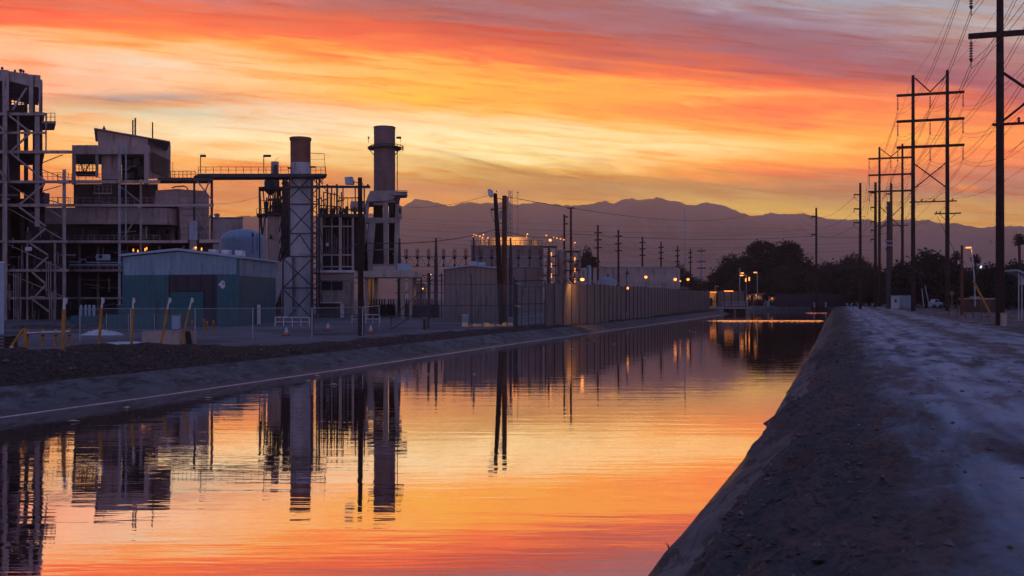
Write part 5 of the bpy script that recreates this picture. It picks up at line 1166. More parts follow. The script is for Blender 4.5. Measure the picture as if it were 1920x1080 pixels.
for i in range(3): wire(PL['a'][1][i], PL['b'][1][i], 1.2, .03, f'wire from the {AN[i]} arm of the leftmost road pole to the next pole', 'wires between the road poles')
for i in range(2): wire(PL['b'][1][i], PL['c'][1][i], .5, .03, f'short {AN[i]} wire between the two poles at the third H-frame', 'wires between the road poles')

# far line of poles beyond the slatted fence
FL = [('timber pole with small left arms, first of the tall pair by the stair tower',1058,205,402,4.6,(407,420,),1,7,'wood'),('taller timber pole of the pair by the stair tower',1070.5,186,389,5,(390.5,),0,7,'wood'),
 ('three-armed pole, leftmost of the receding row over the fence',1121,239,422,4.6,(437,450,465),0,7,'wood'),('three-armed pole, second of the receding row over the fence',1159.5,254,431,4.6,(443,457,470.5),0,6.5,'wood'),
 ('three-armed pole rising beside the floodlight before the white hall',1204.5,283,444,4.2,(455,467,479),0,5.5,'wood'),('three-armed pole at the right part of the white hall',1239.5,308,453,3.8,(464,474,484.5),0,5,'wood'),
 ('three-armed pole at the right end of the white hall',1270.5,333,461,3.6,(470,480,491),0,4.5,'wood'),('smallest three-armed pole right of the thin radio mast',1294.5,351,466,3.2,(474,483,492),0,3.8,'wood'),
 ('grey steel pole with wide arms, farthest right of the receding row',1315,344,464,4,(471,491,503),0,8,'galv')]
rowp = []
for lab, px, D, yt, w, arms, sd_, al, m in FL: rowp.append(side_pole(lab, px, D, yt, w, arms, m, sd_, 'poles receding beyond the fence', armlen=al, drop=False)[1])
side_pole('short pole with wide dark arms in front of the white hall', 1110.5, 172, 483, 3.6, (493.5, 484), 'wood', 1, 'poles receding beyond the fence', armlen=9, drop=False)
for a in range(2, 7):
    for i in range(3):
        for j in range(2): wire(rowp[a][i*2+j], rowp[a+1][i*2+j], .8, .022, f'{AN[i]}-arm {["left","right"][j]} wire over the fence, span {["one","two","three","four","five"][a-2]} from the left', 'wires along the receding pole row')
# long crossing lines in front of the mountains
def cross(p, D0, q, D1, sag, r, lab): wire((X(p[0],D0),D0,Z(p[1],D0)), (X(q[0],D1),D1,Z(q[1],D1)), sag, r, lab, 'long wires crossing before the mountains', 30)
cross((677,455), 69, (929,430), 98, .5, .03, 'dark wire from the timber pole up to the leaning pole')
cross((560,476), 120, (677,455), 69, .4, .03, 'dark wire from the smokestack frame to the timber pole')
cross((931,430), 98, (1071,438), 186, .8, .035, 'dark wire from the leaning pole to the tall pair of poles')
cross((1071,438), 186, (1531,442), 240, 1.0, .04, 'dark wire over the slatted fence to the lone pole')
cross((1531,442), 240, (1668,436), 236, .8, .04, 'dark wire from the lone pole to the third H-frame')
cross((929,362), 98, (735,384), 144, .8, .02, 'thin wire from the leaning pole top back to the concrete frame')
cross((946,368), 99, (1400,404), 300, 2.0, .03, 'thin wire from the rust-red pole running down before the ridge')
cross((400,382), 128, (486,368), 134, .3, .02, 'thin wire from the boiler house to the process tower')
random.seed(12)
for k in range(18):
    y0 = 410+k*5.5+random.uniform(-2,2); y1 = y0+random.uniform(-12,16)+6; cross((752+random.uniform(-20,0),y0), 300+k*4, (1530+random.uniform(-40,160), y1*.72+126), 330+k*4, random.uniform(.5,4), .018, f'faint distant wire number {k+1} counted down from the ridge, before the mountains')

# ================================================================== TREES
def crown_mesh(seed, lobes, n, leaf):
    rnd = np.random.RandomState(seed); vs = []; fs = []
    for (cx, cy, cz, rx, ry, rz, wt) in lobes:
        m = int(n*wt); nc = max(5, m//42)
        cen = rnd.normal(size=(nc, 3)); cen /= np.linalg.norm(cen, axis=1)[:, None]; cen *= (rnd.uniform(.25, 1, (nc, 1))**.45)
        cid = rnd.randint(0, nc, m); p = cen[cid] + rnd.normal(size=(m, 3))*.17
        p = p*np.array([rx, ry, rz])+np.array([cx, cy, cz])
        a = rnd.normal(size=(m, 3)); a /= np.linalg.norm(a, axis=1)[:, None]; b = np.cross(a, rnd.normal(size=(m, 3))); b /= np.linalg.norm(b, axis=1)[:, None]
        L = leaf*rnd.uniform(.6, 1.5, (m, 1)); a = a*L; b = b*L*.55
        q = np.stack([p-a, p-b, p+a, p+b], 1).reshape(-1, 3); o = len(vs)
        vs += q.tolist(); fs += [(o+4*i, o+4*i+1, o+4*i+2, o+4*i+3) for i in range(m)]
    return vs, fs
def tree_proto(name, lab, seed, lobes, n, leaf, m, grp, trunk_h, tr=.35):
    t = thing(name, lab, 'tree', (0,0,0), grp); vs, fs = crown_mesh(seed, lobes, n, leaf); part(MB().add(vs, fs), 'crown', m, t)
    mb = MB(); mb.tube([(0,0,-.3),(.1,0,trunk_h*.5),(0,.1,trunk_h)], [tr, tr*.75, tr*.55], 8)
    for L in lobes[:6]: mb.tube([(0,.05,trunk_h*.75),(L[0]*.5,L[1]*.5,trunk_h*.6+L[2]*.4),(L[0]*.9,L[1]*.9,L[2])], [tr*.5, tr*.3, .06], 6)
    part(mb, 'trunk', 'bark', t); return t
TG = 'dark trees across the far end of the canal'
big = tree_proto('broadleaf_tree', 'tbc', 1, [(-4,0,9,4.5,4,4,1),(3,0,11.5,4.2,4,4.5,1),(7,1,9,4,4,4,1),(-7.5,0,7,3.2,3.5,3,.6),(0,0,6,8.5,5,4.5,1.6),(5,-1,13.8,2.4,2,2.2,.4),(-1,1,14,3,2.5,2.4,.5),(8.5,0,6,3.5,3,4,.6)], 4200, .30, 'leaf', TG, 7)
rnd_ = tree_proto('round_tree', 'tbc', 2, [(0,0,5.5,4.4,4,3.6,1),(-2.4,0,4.2,3,3,3,.6),(2.6,0,4.4,3,3,3,.6),(.6,0,8,2.6,2.4,2,.4),(0,0,2.6,4.4,3.6,2.2,.7)], 3600, .24, 'leaf', TG, 4)
oli = tree_proto('olive_tree', 'tbc', 3, [(0,0,4.6,4.4,4,3,1),(-3,0,3.6,3,3,2.6,.6),(3.2,0,3.8,2.8,3,2.6,.6),(0,0,2.2,5,3.6,2,.8)], 3600, .24, 'leaf2', TG, 3)
T = [(big,1440,300,1.32,1.17,'tallest and widest dark tree at the centre right, over the lit huts'),(rnd_,1372,300,1.3,1.5,'rounded tree joined to the left side of the tallest tree'),(oli,1395,290,1.1,1.2,'low leafy tree just behind the left lamp posts'),
 (oli,1478,285,1.35,1.45,'olive-tinted tree before the right half of the tallest tree'),(rnd_,1508,310,1.1,1.25,'tree between the tallest tree and the lone pole'),(rnd_,1548,300,1.3,1.25,'rounded tree just right of the lone pole'),
 (oli,1576,270,1.5,1.55,'broad olive-tinted tree midway between the lone pole and road poles'),(rnd_,1602,280,1.2,1.42,'dark tree with ragged top at the leftmost road pole'),(oli,1630,260,1.2,1.35,'low tree behind the two poles left of the monopole'),
 (rnd_,1690,250,1.0,1.1,'dark tree behind the right leg of the third H-frame'),(rnd_,1738,215,1.7,1.22,'large round dark tree between the legs of the tallest H-frame'),(rnd_,1772,222,1.2,1.05,'dark tree right of the tallest H-frame'),
 (oli,1712,235,1.1,1.15,'lower tree at the left leg of the tallest H-frame'),(oli,1822,220,1.1,1.1,'low olive tree behind the street lamp'),(rnd_,1857,170,.95,.78,'dark tree left of the nearest pole'),(oli,1885,190,1.5,1.0,'dark tree directly behind the nearest pole'),
 (rnd_,1905,215,1.3,1.0,'tree at the right frame edge under the palm'),(rnd_,1345,430,.9,1.0,'small far tree left of the big tree group'),(oli,1258,330,1.25,1.5,'dim tree behind the pole at the right end of the white hall'),(rnd_,1275,350,1.0,1.35,'dim tree beside the thin radio mast'),
 (oli,1300,330,1.15,1.1,'dim tree right of the thin radio mast'),(oli,1329,345,1.2,1.05,'dim low tree behind the grey steel pole'),(rnd_,1100,300,.9,1.7,'small dark tree top left of the short wide-armed pole'),(oli,1950,210,1.6,1.1,'tree cut by the right frame edge'),(oli,1655,300,1.3,1.2,'far tree behind the monopole')]
used = set()
for (pr, px, D, sx, sz, lab) in T:
    x = X(px, D); place(pr, pr.name not in used, (x, D, gz(x, D)), random.uniform(-.5,.5) if pr is not big else .15, (sx, sx, sz), lab, TG); used.add(pr.name)
def palm(lab, px, D, ytop, first=None):
    x = X(px,D); z0 = gz(x,D); t = thing('palm_tree', lab, 'palm tree', (x,D,z0), 'fan palms on the right skyline'); zt = Z(ytop,D)
    part(MB().tube([(x,D,z0-.2),(x+.1,D,zt*.5),(x,D,zt)], [.32,.24,.26], 8), 'trunk', 'bark', t)
    rnd = random.Random(px); mb = MB()
    for k in range(120):
        a = rnd.uniform(0, 6.28); e = rnd.uniform(-.75, 1.2); L = rnd.uniform(1.2, 1.75); d = Vector((math.cos(a)*math.cos(e), math.sin(a)*math.cos(e), math.sin(e)))
        side = d.cross(Vector((0,0,1))).normalized(); b0 = Vector((x,D,zt)); m1 = b0+d*L*.6; tip = b0+d*L+Vector((0,0,-.45*L*.6))
        for f in range(-3, 4):
            p2 = m1+side*f*.16*L*.6+d*(.38*L-abs(f)*.05)+Vector((0,0,-.3*L*.4-abs(f)*.05)); mb.add([m1-side*.09, m1+side*.09, p2], [(0,1,2)])
        mb.beam(b0, m1, .035)
    part(mb, 'crown', 'leaf', t)
palm('fan palm left of the street lamp', 1793, 230, 480); palm('fan palm just right of the street lamp', 1829, 230, 485); palm('tallest fan palm at the right frame edge', 1911, 190, 449)
vs, fs = crown_mesh(77, [(X(p,520), 520+(i%3)*8, 2.5+(i*7%5)*.35, 11, 6, 3.2+(i*3%4)*.5, 1) for i, p in enumerate(range(1060, 2150, 36))], 420, .8)
o = MB().add(vs, fs).build('far_woods', M['leaf2']); o['kind'] = 'stuff'

# ================================================================== SLUICE, HUTS AND LAMPS AT THE FAR END
D = 207; t = thing('sluice_gate', 'concrete sluice with two dark culverts, railing and lit doorway where the fence ends', 'sluice', (X(1365,D), D, WZ))
part(MB().box(X(1330,D), X(1408,D), D, D+6, WZ-.6, -.05).box(X(1330,D)-0, X(1354,D), D-1.2, D-.003, WZ-.6, -.3), 'abutment', 'concrete', t)
for x0, x1 in ((1356,1376),(1381,1398)): part(MB().pb(x0, 579.5, x1, 588.5, D-.35, .35), 'culvert_mouth', 'black', t)
part(MB().pb(1329, 577, 1410, 579, D-1.2, 2.5), 'deck', 'concrete', t)
r_ = MB(); rail(r_, 1356, 1402, 577, D-1, 11, 7, .7); part(r_, 'handrail', 'galv', t)
t = thing('dark_screen_fence', 'dark slatted screen between the lit doorway and the lamp posts', 'fence', (X(1363,214), 214, 0))
part(MB().pb(1346, 545.5, 1396, 575, 214, .3), 'panel', 'slat', t)
for x in (1346, 1358, 1371, 1384, 1396): part(col(MB(), x, 544, 213.8, 1.2), 'post', 'dark_steel', t)
part(MB().pb(1358, 545, 1375, 546.4, 213.5, .15), 'strip_light', 'bulb', t)
D = 216; t = thing('lit_pump_hut', 'small open hut glowing orange at the end of the slatted fence', 'hut', base(1337, D))
part(MB().box(X(1329,D), X(1346,D), D+2, D+2.3, -.2, Z(546,D)), 'rear_wall', 'litwall', t); part(MB().pb(1328, 545, 1346.5, 546.6, D-.3, 3), 'roof', 'steel', t)
for px in (1329, 1345.5): part(col(MB(), px, 546, D, 1.2), 'post', 'dark_steel', t)
part(MB().pl(1333.5, D+.8, [(2.6,574),(2.9,562),(2,559),(1,558)], 12), 'pump', 'dark_steel', t); part(MB().ps(1330,566,1345,566,D+.5,.9).ps(1340,566,1340,555,D+.5,.9), 'pipe', 'dark_steel', t)
part(MB().pb(1331.5, 547.5, 1344, 548.4, D+1.7, .2), 'strip_light', 'bulb', t); lamp((X(1337,D), D+.6, Z(551,D)), 40, .2)
t = thing('pipe_portal', 'small pale pipe portal standing on the lit pump hut', 'portal', (X(1343,D), D, Z(545,D))); part(MB().ps(1341,545,1341,536,D,1).ps(1341,536,1348,537.5,D,1), 'pipe', 'litwall', t)
def far_lamp(lab, px, D, ytop, hx, hy, e, m='galv', lit=True):
    t = thing('far_street_lamp', lab, 'street lamp', base(px, D), 'lamps round the huts at the canal end'); part(MB().ps(px, ytop, px, 576, D, 1.3), 'pole', m, t)
    part(MB().ps(px, hy-.6, hx, hy-1, D, .9), 'arm', m, t); part(MB().pb(min(hx,hx+3)-2.6, hy-1, hx+2.6, hy+.8, D-.2, .5), 'lamp_head', 'bulb' if lit else 'dark_steel', t)
    if lit: lamp((X(hx,D), D-.6, Z(hy+2,D)), e, .15)
far_lamp('leftmost lamp post of the hut group with bright flat head', 1387, 268, 502, 1392, 512, 90)
far_lamp('curved bracket lamp post beside the leftmost one', 1399, 268.5, 516, 1391, 516.5, 10)
far_lamp('tiny high lamp before the tallest tree', 1420, 275, 511, 1416.5, 511, 10)
for k, (px, y0, y1, D) in enumerate(((1398.5,522,528,267.6),(1405,519.5,526.5,269))):
    t = thing('lit_panel_lamp', ['upright glowing panel on the curved lamp post','upright glowing panel right of the curved lamp post'][k], 'lamp', (X(px,D), D, Z(y1,D))); part(MB().pb(px-1, y0, px+1, y1, D-.2, .2), 'panel', 'bulb', t); part(MB().ps(px, y1, px, 576, D, .9), 'pole', 'dark_steel', t)
for k, (px, py) in enumerate(((1306.5,548),(1320,548))):
    t = thing('fence_light', ['left','right'][k]+' one of two small orange lights over the far end of the slatted fence', 'lamp', (X(px,212), 212, Z(py,212)), 'small lights at the fence end'); part(MB().pl(px, 212, [(.8,py+1.4),(1.6,py+.5),(1.6,py-.5),(.8,py-1.4)], 8), 'bulb', 'bulb', t); part(MB().ps(px,py+1,px,570,212.3,.8), 'pole', 'dark_steel', t); lamp((X(px,212), 211, Z(py,212)), 12)
def lit_hut(lab, x0, x1, y0, D, e, grid=3):
    t = thing('lit_hut', lab, 'hut', base((x0+x1)/2, D), 'lit huts at the canal end'); zb_ = gz(X(x0,D),D)-.2
    part(MB().box(X(x0,D), X(x1,D), D+2.5, D+2.8, zb_, Z(y0,D)), 'rear_wall', 'beige', t); part(MB().pb(x0-.6, y0-1, x1+.6, y0+.6, D-.3, 3.4), 'roof', 'steel', t)
    for i in range(grid+1): x = x0+(x1-x0)*i/grid; part(col(MB(), x, y0, D, .9), 'post', 'dark_steel', t)
    part(MB().ps(x0, (y0+575)/2, x1, (y0+575)/2, D, .8), 'rail', 'dark_steel', t); part(MB().pb(x0+1, y0+1.5, x0+2.6, y0+2.8, D+2.2, .2), 'wall_lamp', 'bulb', t)
    for k_ in range(grid*2): xx = X(x0+1+(x1-x0-2)*random.random(),D); hh = random.uniform(.5,2); part(MB().box(xx-.3, xx+.3, D+1.4, D+2, zb_, zb_+hh), 'pump', 'dark_steel', t)
    lamp((X((x0+x1)/2,D), D+1.3, Z(y0+3,D)), e, .2)
lit_hut('narrow lit hut just right of the lamp posts', 1404, 1412, 553, 268, 26, 2); lit_hut('middle lit hut with barred front', 1416, 1434, 551, 269, 45, 4); lit_hut('right-hand lit hut half hidden by bushes', 1446, 1461, 557, 271, 40, 3)
t = thing('round_drum', 'upright drum between the middle and right lit huts', 'drum', base(1441, 266)); part(MB().pl(1441, 266, [(2.4,577),(2.4,566),(1.2,563)], 14), 'shell', 'tank', t)
D = 256; t = thing('dark_boundary_fence', 'long dark low fence along the far bank under the trees', 'fence', base(1530, D)); 
part(MB().box(X(1465,D), X(1600,D), D+6, D+6.1, -.2, Z(551,D)), 'panel', 'tealdark', t)
for x in range(1465, 1601, 15): part(col(MB(), x, 550, D+6, .9), 'post', 'dark_steel', t)
t = thing('outlet_weir', 'dark outlet weir with two pale round posts at the right end of the far bank', 'weir', base(1538, 259)); D = 259
part(MB().pb(1524, 574.5, 1553, 581, D, 1.2), 'gate', 'black', t)
for px in (1527, 1548.5): part(MB().pl(px, D-.3, [(1.4,577),(1.6,570),(2.3,568.6),(1.6,567),(.6,566.6)], 12), 'post', 'galv', t)

# ================================================================== RIGHT EDGE: STREET LAMP, CABINS, GUARDS
D = 140; t = thing('street_lamp', 'bent pale street lamp, lit, between the two nearer palms', 'street lamp', base(1828, D))
part(MB().pt([(1828.5,575),(1827,525),(1824,490),(1821.5,466)], D, 2.8), 'pole', 'galv', t); part(MB().ps(1822.5,463,1825,447,D,1.2), 'antenna', 'galv', t); part(MB().pb(1814,463,1821.5,465.2,D-.3,.6), 'lamp_head', 'bulb', t); lamp((X(1817,D), D-.5, Z(468,D)), 60, .2)
D = 150; t = thing('unlit_street_lamp', 'unlit flat street lamp head showing left of the nearest pole', 'street lamp', base(1873, D)); part(MB().ps(1873,452,1873,578,D,2), 'pole', 'galv', t); part(MB().ps(1873,453,1864,452.6,D,1), 'arm', 'galv', t); part(MB().pb(1858.5,450.5,1867,454,D-.3,.6), 'lamp_head', 'galv', t)
D = 86; t = thing('guy_wire_guard', 'leaning yellow-brown guy wire guard left of the nearest pole', 'guy guard', base(1857, D)); part(MB().ps(1825,527,1857,588,D,3.2), 'guard', 'yellow', t)
part(MB().tube([(X(1856,D),D,gz(X(1856,D),D)),(X(1785,D)*1.0,D+3,Z(400,D))], .02, 5), 'guy_wire', 'wire', t)
for k, (a, b, c, d_) in enumerate(((1734.5,536,1743,577),(1728.5,541,1732,576))):
    t = thing('guy_guard_rod', ['longer','shorter'][k]+' pale slanted guy guard between the legs of the tallest H-frame', 'guy guard', base(c, 175), 'pale slanted guy guards'); part(MB().ps(a,b,c,d_,175,1.5), 'rod', 'galv', t); part(MB().ps(a,b,a-(c-a)*1.2,b-(d_-b)*1.2,175,.4), 'guy_wire', 'wire', t)
D = 77; t = thing('concrete_marker', 'squat yellowish concrete block at the foot of the nearest pole', 'block', base(1884, D)); part(MB().box(X(1879,D), X(1888,D), D, D+.3, gz(X(1884,D),D)-.1, Z(587,D)), 'block', 'beige', t); part(MB().pb(1878.6,586.2,1888.4,587.4,D-.03,.36), 'cap', 'yellow', t)
D = 172; t = thing('round_road_sign', 'small round yellow sign on a thin post right of the tallest H-frame', 'road sign', base(1785, D))
part(MB().tube([(X(1785,D),D-.03,Z(550,D)),(X(1785,D),D+.02,Z(550,D))], 4*D/F, 18), 'sign_disc', 'yellow', t); part(MB().ps(1785,553,1785,578,D+.05,.8), 'post', 'galv', t)
D = 150; t = thing('brick_hut', 'low reddish hut left of the nearest pole behind the rail fence', 'hut', base(1850, D)); part(pad_to(MB(), 1830, 1868, D, 5, 561), 'wall', 'brown', t); part(MB().pb(1829,559,1869,561.2,D-.3,5.6), 'roof', 'beige', t); part(MB().pb(1829,556,1837,560,D+1,2), 'roof_box', 'mauve', t); part(MB().pb(1848,565,1854,576,D-.06,.06), 'door', 'dark_steel', t)
D = 105; t = thing('rail_fence', 'low rusty rail fence running to the nearest pole', 'fence', base(1830, D))
for i in range(7): part(col(MB(), 1780+i*15, 562.5 if i > 1 else 566, D, 1), 'post', 'warmwood', t)
part(MB().ps(1795,563,1872,563,D,1).ps(1780,567,1795,563,D,1), 'rail', 'warmwood', t)
D = 200; t = thing('white_kiosk', 'small white kiosk with dark window between the third and tallest H-frames', 'kiosk', base(1681, D)); part(pad_to(MB(), 1675, 1686, D, 2, 555), 'wall', 'white', t); part(MB().pb(1677.5,561,1681.5,567,D-.06,.06), 'window', 'black', t); part(MB().pb(1674.5,554,1686.5,555.4,D-.1,2.3), 'roof', 'tank', t)
t = thing('blue_container', 'blue-grey container box right of the white kiosk', 'container', base(1700, D)); part(pad_to(MB(), 1692, 1709, D+1, 3, 554), 'body', 'tank', t); part(MB().pb(1694,575,1703,577.5,D,.5), 'step', 'beige', t)
D = 185; t = thing('parked_truck', 'small pale pickup truck far behind the right leg of the tallest H-frame', 'truck', base(1757, D))
part(MB().pp([(1748,574),(1748,567),(1752,566),(1754,561),(1760,561),(1762,566),(1768,567),(1768,574)], D, 1.9), 'body', 'tank', t); part(MB().pp([(1753,566),(1755,562),(1759.5,562),(1761,566)], D-.03, .03), 'window', 'black', t)
for px in (1752, 1764): part(MB().tube([(X(px,D),D-.05,Z(574,D)),(X(px,D),D+.2,Z(574,D))], .34, 14), 'wheel', 'black', t)
D = 300; t = thing('cold_lit_sign', 'tiny cold white lit sign among the dark trees left of the nearest pole', 'sign', (X(1840,D), D, 0)); part(MB().pb(1838.6,498,1841.4,504,D-60,.3), 'panel', 'cold', t); part(MB().ps(1840,504,1840,575,D-59.8,.6), 'pole', 'dark_steel', t)
D = 96; t = thing('carport_frame', 'pale metal carport frame with sloping panel at the right frame edge', 'carport', base(1912, D))
for px in (1910, 1916, 1945): part(col(MB(), px, 508 if px < 1915 else 514, D, 1.6), 'post', 'galv', t)
part(MB().pp([(1908,505),(1950,522),(1950,526),(1908,508)], D-.5, 2.5), 'roof', 'tank', t); part(MB().pp([(1911,509),(1930,517),(1930,535),(1913,533)], D+.2, .1), 'panel', 'galv', t); part(MB().ps(1910,533,1945,535,D,1.4), 'beam', 'galv', t)

# ================================================================== NEAR LEFT BANK
def marker(lab, xb, yb, xt, D, w):
    x = X(xb,D); z0 = gz(x,D); xt_ = X(xt,D); t = thing('marker_post', lab, 'post', (x,D,z0), 'yellow marker posts on the near bank'); zt = Z(558,D); k = .80
    a = Vector((x,D,z0-.2)); b = Vector((xt_,D,zt)); m_ = a.lerp(b, k); part(MB().tube([a, m_], [w, w], 8), 'shaft', 'yellow', t); part(MB().tube([m_, b], [w*.7, w*.6], 8), 'pale_top', 'white', t)
    part(MB().add([(b.x+w*.4,D-.09,zt-.02),(b.x+w*1.7,D-.05,zt-.04),(b.x+w*1.4,D-.03,zt-.20),(b.x+w*.3,D-.09,zt-.26)], [(0,1,2,3)]).add([(b.x+w*.4,D-.06,zt-.02),(b.x+w*1.7,D-.02,zt-.04),(b.x+w*1.4,D-.0,zt-.20),(b.x+w*.3,D-.06,zt-.26)], [(0,1,2,3)]), 'reflector', 'white', t)
for lab, xb, yb, xt, D, w in (('thickest upright yellow post, leftmost of the five',117,660,121,35,.07),('upright yellow post with white reflector, second from the left',185,655,192,38,.055),('upright yellow post in front of the warehouse left end',246,650,250,41,.055),('leaning yellow post before the roller door',298,646,318,44,.055),('most strongly leaning yellow post, rightmost of the five',335,645,360,46,.055)): marker(lab, xb, yb, xt, D, w)
D = 36; x = X(47,D); z0 = gz(x,D); t = thing('bent_handrail', 'bent yellow handrail sloping down beside a short post at the far left', 'handrail', (x,D,z0))
part(MB().pt([(47,618),(44,617),(15,658)], D, 5), 'rail', 'yellow', t); part(MB().tube([(x,D,z0-.2),(x,D,Z(618,D))], .06, 8), 'post', 'yellow', t); part(MB().pt([(24,650),(14,662)], D-.1, 6), 'rail_end', 'white', t)
D = 55; pr = thing('striped_bollard', 'tbc', 'bollard', (0,0,0), 'yellow bollards with a pipe rail'); part(MB().lathe(0,0,[(.085,-.1),(.085,.86),(.07,.9),(.02,.92)],10), 'body', 'yellow', pr)
part(MB().lathe(0,0,[(.09,.50),(.09,.60)],10), 'stripe', 'dark_steel', pr); part(MB().lathe(0,0,[(.09,.70),(.09,.74)],10), 'stripe', 'dark_steel', pr)
for i, (px, nm) in enumerate(((51,'behind the bent handrail'),(80,'second from the left'),(104,'beside the thickest marker post'),(130,'right-hand end of the pipe rail'))): place(pr, i == 0, (X(px,D), D, gz(X(px,D),D)-.0), label='yellow bollard with dark bands, '+nm)
t = thing('pipe_rail', 'pale horizontal pipe resting across the four yellow bollards', 'rail', (X(51,D),D-.12,.3)); part(MB().tube([(X(51,D),D-.13,Z(624,D)),(X(132,D),D-.13,Z(621,D))], .045, 8), 'tube', 'white', t)
for i, (px, D_, nm) in enumerate(((360,76,'left one beyond the concrete barrier'),(382,80,'first of the rear group beside the roller door'),(388,74,'front one of the rear group beside the roller door'),(400,76,'right one beside the roller door'))):
    q = copy_tree(pr); q.location = (X(px,D_), D_, gz(X(px,D_),D_)); q['label'] = 'yellow bollard, '+nm; q['group'] = 'bollards by the roller door'
D = 55; t = thing('concrete_barrier', 'long beige concrete barrier block on the bank behind the leaning posts', 'barrier', base(305, D)); z0 = gz(X(305,D),D)-.1
part(MB().box(X(266,D), X(346,D), D, D+.6, z0, Z(621.5,D)), 'block', 'beige', t); part(MB().pb(265.5,620.6,346.5,622,D-.03,.66), 'coping', 'mauve', t)
t = thing('metal_plate', 'dark tilted plate with pale slab leaning at the right end of the barrier', 'plate', base(355, D)); part(MB().prism([(X(348,D),Z(621,D)),(X(356,D),Z(621,D)),(X(361,D),z0),(X(351,D),z0)], D-.1, D), 'plate', 'black', t); part(MB().pb(357,621,367,645,D+.15,.15), 'slab', 'mauve', t)
t = thing('pallet_stack', 'dark stack of timber pallets at the left frame edge', 'pallet stack', base(4, 48)); D = 48
for k in range(5):
    zz_ = gz(X(4,D),D)+k*.16; part(MB().box(X(-30,D), X(15,D), D, D+1.1, zz_+.10, zz_+.14), 'deck_board', 'brown', t); [part(MB().box(X(a_,D), X(a_+6,D), D+.05, D+1.05, zz_, zz_+.10), 'stringer', 'black', t) for a_ in (-28, 7)]
t = thing('scrim_fence', 'low blue-grey screened fence section before the warehouse left end', 'fence', base(270, 72)); D = 72
for a, b, m in ((200,240,'teal'),(242,338,'teal')): part(MB().pb(a, 590, b, 617, D, .06), 'screen', m, t)
for x in (200, 241, 290, 339): part(col(MB(), x, 588.5, D-.05, 1.2), 'post', 'galv', t)
part(MB().pb(322,592,337,617,D-.3,.15), 'pale_board', 'tank', t)
t = thing('yard_kerb_wall', 'low dull retaining kerb across the works yard at the left', 'kerb', base(80, 84)); part(MB().box(X(-40,84), X(340,84), 84, 84.5, GL-.2, Z(608,84)), 'wall', 'lining', t)
t = thing('supply_crate', 'teal crate with upright grey cylinders beside the boiler columns', 'crate', base(165, 86)); D = 86; part(pad_to(MB(), 132, 186, D, 1.2, 592), 'box', 'teal', t)
for px in (152, 161, 168, 176): part(MB().pl(px, D+.5, [(2.6,593),(2.6,574),(1.4,571.5)], 10), 'cylinder', 'tank', t)
def heap(lab, x0, x1, y0, y1, D):
    n = 26; vs = []; fs = []; xa, xb = X(x0,D), X(x1,D); z0 = gz(xa,D)-.05; h = (y1-y0)*D/F*1.6; w = (xb-xa)*.35
    for i in range(n+1):
        for j in range(9):
            u = i/n; v_ = j/8; e = math.sin(u*math.pi)**.6*math.sin(v_*math.pi)*h*(.75+.5*random.random()); vs.append((xa+(xb-xa)*u, D+w*(v_-.5), z0+e))
            if i and j: k = i*9+j; fs.append((k-10, k-1, k, k-9))
    o = MB().add(vs, fs).build('gravel_heap', M['white'], None, 2); tag(o, lab, 'gravel heap', 'pale gravel heaps in the yard')
heap('pale gravel heap behind the second marker post', 150, 232, 613, 620, 70); heap('low pale gravel spill beside the concrete barrier', 185, 290, 640.5, 644, 57)
pr = thing('traffic_cone', 'tbc', 'traffic cone', (0,0,0), 'orange and white cones in the yard')
part(MB().lathe(0,0,[(.02,-.02)],8) if False else MB().box(-.19,.19,-.19,.19,-.02,.035), 'base_plate', 'black', pr); part(MB().lathe(0,0,[(.15,.035),(.115,.17)],14), 'cone_body', 'orange', pr); part(MB().lathe(0,0,[(.1155,.172),(.045,.43),(.035,.46)],14), 'white_sleeve', 'white', pr)
for i, (px, D_, nm) in enumerate(((537,69,'nearest, in front of the smokestack foot'),(615,80,'on a dark base before the control building'),(695,74,'right of the black timber pole'))): place(pr, i == 0, (X(px,D_), D_, gz(X(px,D_),D_)+.02), 0, (1.25,1.25,1.25), 'orange and white traffic cone, '+nm)
t = thing('stub_post', 'thick short brown post by the braced gate', 'post', base(796, 83)); part(col(MB(), 796, 597, 83, 5), 'body', 'brown', t); part(MB().pb(793,595.6,799,597,82.85,.3), 'cap', 'beige', t)
# drifting leaves on the canal
random.seed(30)
lf_ = MB().add([(-.09,0,.012),(-.03,-.045,.02),(.06,-.04,.016),(.10,.01,.012),(.04,.05,.018),(-.05,.045,.016),(0,0,.035)], [(0,1,6),(1,2,6),(2,3,6),(3,4,6),(4,5,6),(5,0,6)]).build('floating_leaf', M['litwall'])
tag(lf_, 'tiny pale leaf floating on the canal water', 'leaf', 'leaves drifting on the canal')
for i in range(26):
    yy = random.uniform(24, 100); u = random.uniform(.08, .75); x = XL(yy)+(XR(yy)-XL(yy))*u*(.35 if i % 2 else 1)
    o = lf_ if i == 0 else lf_.copy()
    if i: COL.objects.link(o)
    o.location = (x, yy, WZ); o.rotation_euler = (0,0,random.uniform(0,6)); o.scale = (random.uniform(.8,2.2),)*3
# weeds on the near crest of the bank
def weed(lab, x, y, n, h):
    t = MB(); rnd = random.Random(int(x*100)); z0 = gz(x,y)-.03
    for k in range(n):
        a = rnd.uniform(0,6.28); l = rnd.uniform(.5,1)*h; dx = math.cos(a)*l*.5; dy = math.sin(a)*l*.3; t.tube([(x,y,z0),(x+dx*.4,y+dy*.4,z0+l*.6),(x+dx,y+dy,z0+l)], [.006,.005,.002], 4)
    tag(t.build('dry_weed', M['brown']), lab, 'weed', 'dry weeds on the bank edge')
weed('small dry twig sticking up from the lining at the bottom of the photo', 2.05, 13.0, 4, .16)
weed('dry tuft on the near bank crest above the lining', 6.9, 24.0, 9, .16); weed('dry tuft farther along the near bank crest', 11.5, 37.5, 9, .2)

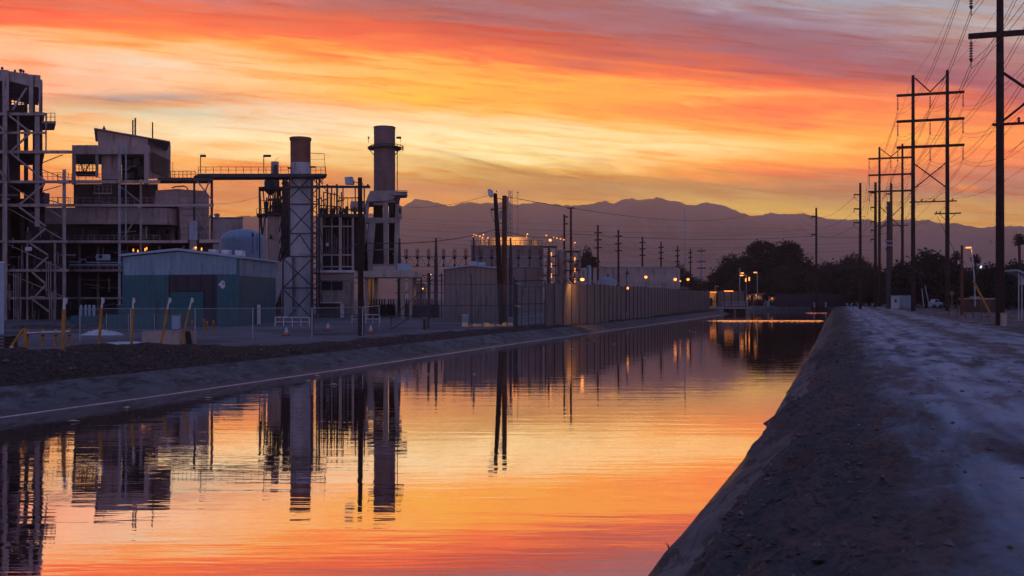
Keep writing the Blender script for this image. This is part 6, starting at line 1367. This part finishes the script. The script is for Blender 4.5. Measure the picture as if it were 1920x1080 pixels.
# ================================================================== loose clods and stones on the banks
def rubble(name, n, fn, s0, s1, m, seed):
    rnd = np.random.RandomState(seed); P8 = np.array([(0,0,1),(1,0,0),(0,1,0),(-1,0,0),(0,-1,0),(0,0,-1)]); FF = [(0,1,2),(0,2,3),(0,3,4),(0,4,1),(5,2,1),(5,3,2),(5,4,3),(5,1,4)]
    pos = np.array([fn(rnd) for _ in range(n)]); zz = ground_z(pos[:,0], pos[:,1]); mb = MB()
    for i in range(n):
        s = s0+(s1-s0)*rnd.rand()**3; v = P8*(s*rnd.uniform(.6,1.2,(6,1)))*np.array([rnd.uniform(.8,1.4), rnd.uniform(.8,1.4), .75]); a = rnd.rand()*6.3
        c_, s_ = math.cos(a), math.sin(a); v = np.stack([v[:,0]*c_-v[:,1]*s_, v[:,0]*s_+v[:,1]*c_, v[:,2]+rnd.normal(0,s*.15,6)], 1)
        mb.add((v+np.array([pos[i,0], pos[i,1], zz[i]+s*.15])).tolist(), FF)
    o = mb.build(name, M[m]); o['kind'] = 'stuff'; return o
def onr(r):
    y_ = 5.5+r.rand()**2.0*48; d = .75+abs(r.normal(0,1.0)) if r.rand() < .8 else r.rand()*7+.8
    return (XR(y_)+1.053*max(float(bnd(y_))+.02, d), y_)
def onl(r):
    y_ = 24+r.rand()**1.5*70; return (XL(y_)-1.053*(2.0+abs(r.normal(0,1.6))), y_)
M['clod'] = mat('dry_clods', (.16,.11,.095), .95, .5, 2.0, 0, .3); M['clod'].node_tree.nodes['Principled BSDF'].inputs['Specular IOR Level'].default_value = .1; M['pebble'] = mat('pale_pebbles', (.27,.25,.26), .9, .3, 2.0, 0, .2)
rubble('bank_rubble', 2000, onr, .008, .06, 'clod', 5); rubble('pebbles', 700, onr, .006, .03, 'pebble', 6); rubble('far_bank_rubble', 1000, onl, .02, .10, 'clod', 7)
# ------------------------------------------------------------------ the dusty evening air
bpy.context.view_layer.update()
m = bpy.data.materials.new('evening_haze'); m.use_nodes = True; N = NT(m.node_tree); N.n.clear()
pv_ = N.new('ShaderNodeVolumePrincipled'); pv_.inputs['Color'].default_value = (1.0, .96, 1.0, 1); pv_.inputs['Density'].default_value = HAZE
pv_.inputs['Anisotropy'].default_value = 0.68
o_ = N.new('ShaderNodeOutputMaterial'); N.l.new(pv_.outputs[0], o_.inputs['Volume'])
hz = MB().box(-9500, 9500, -60, 7300, -40, 800).build('haze', m); hz['kind'] = 'stuff'
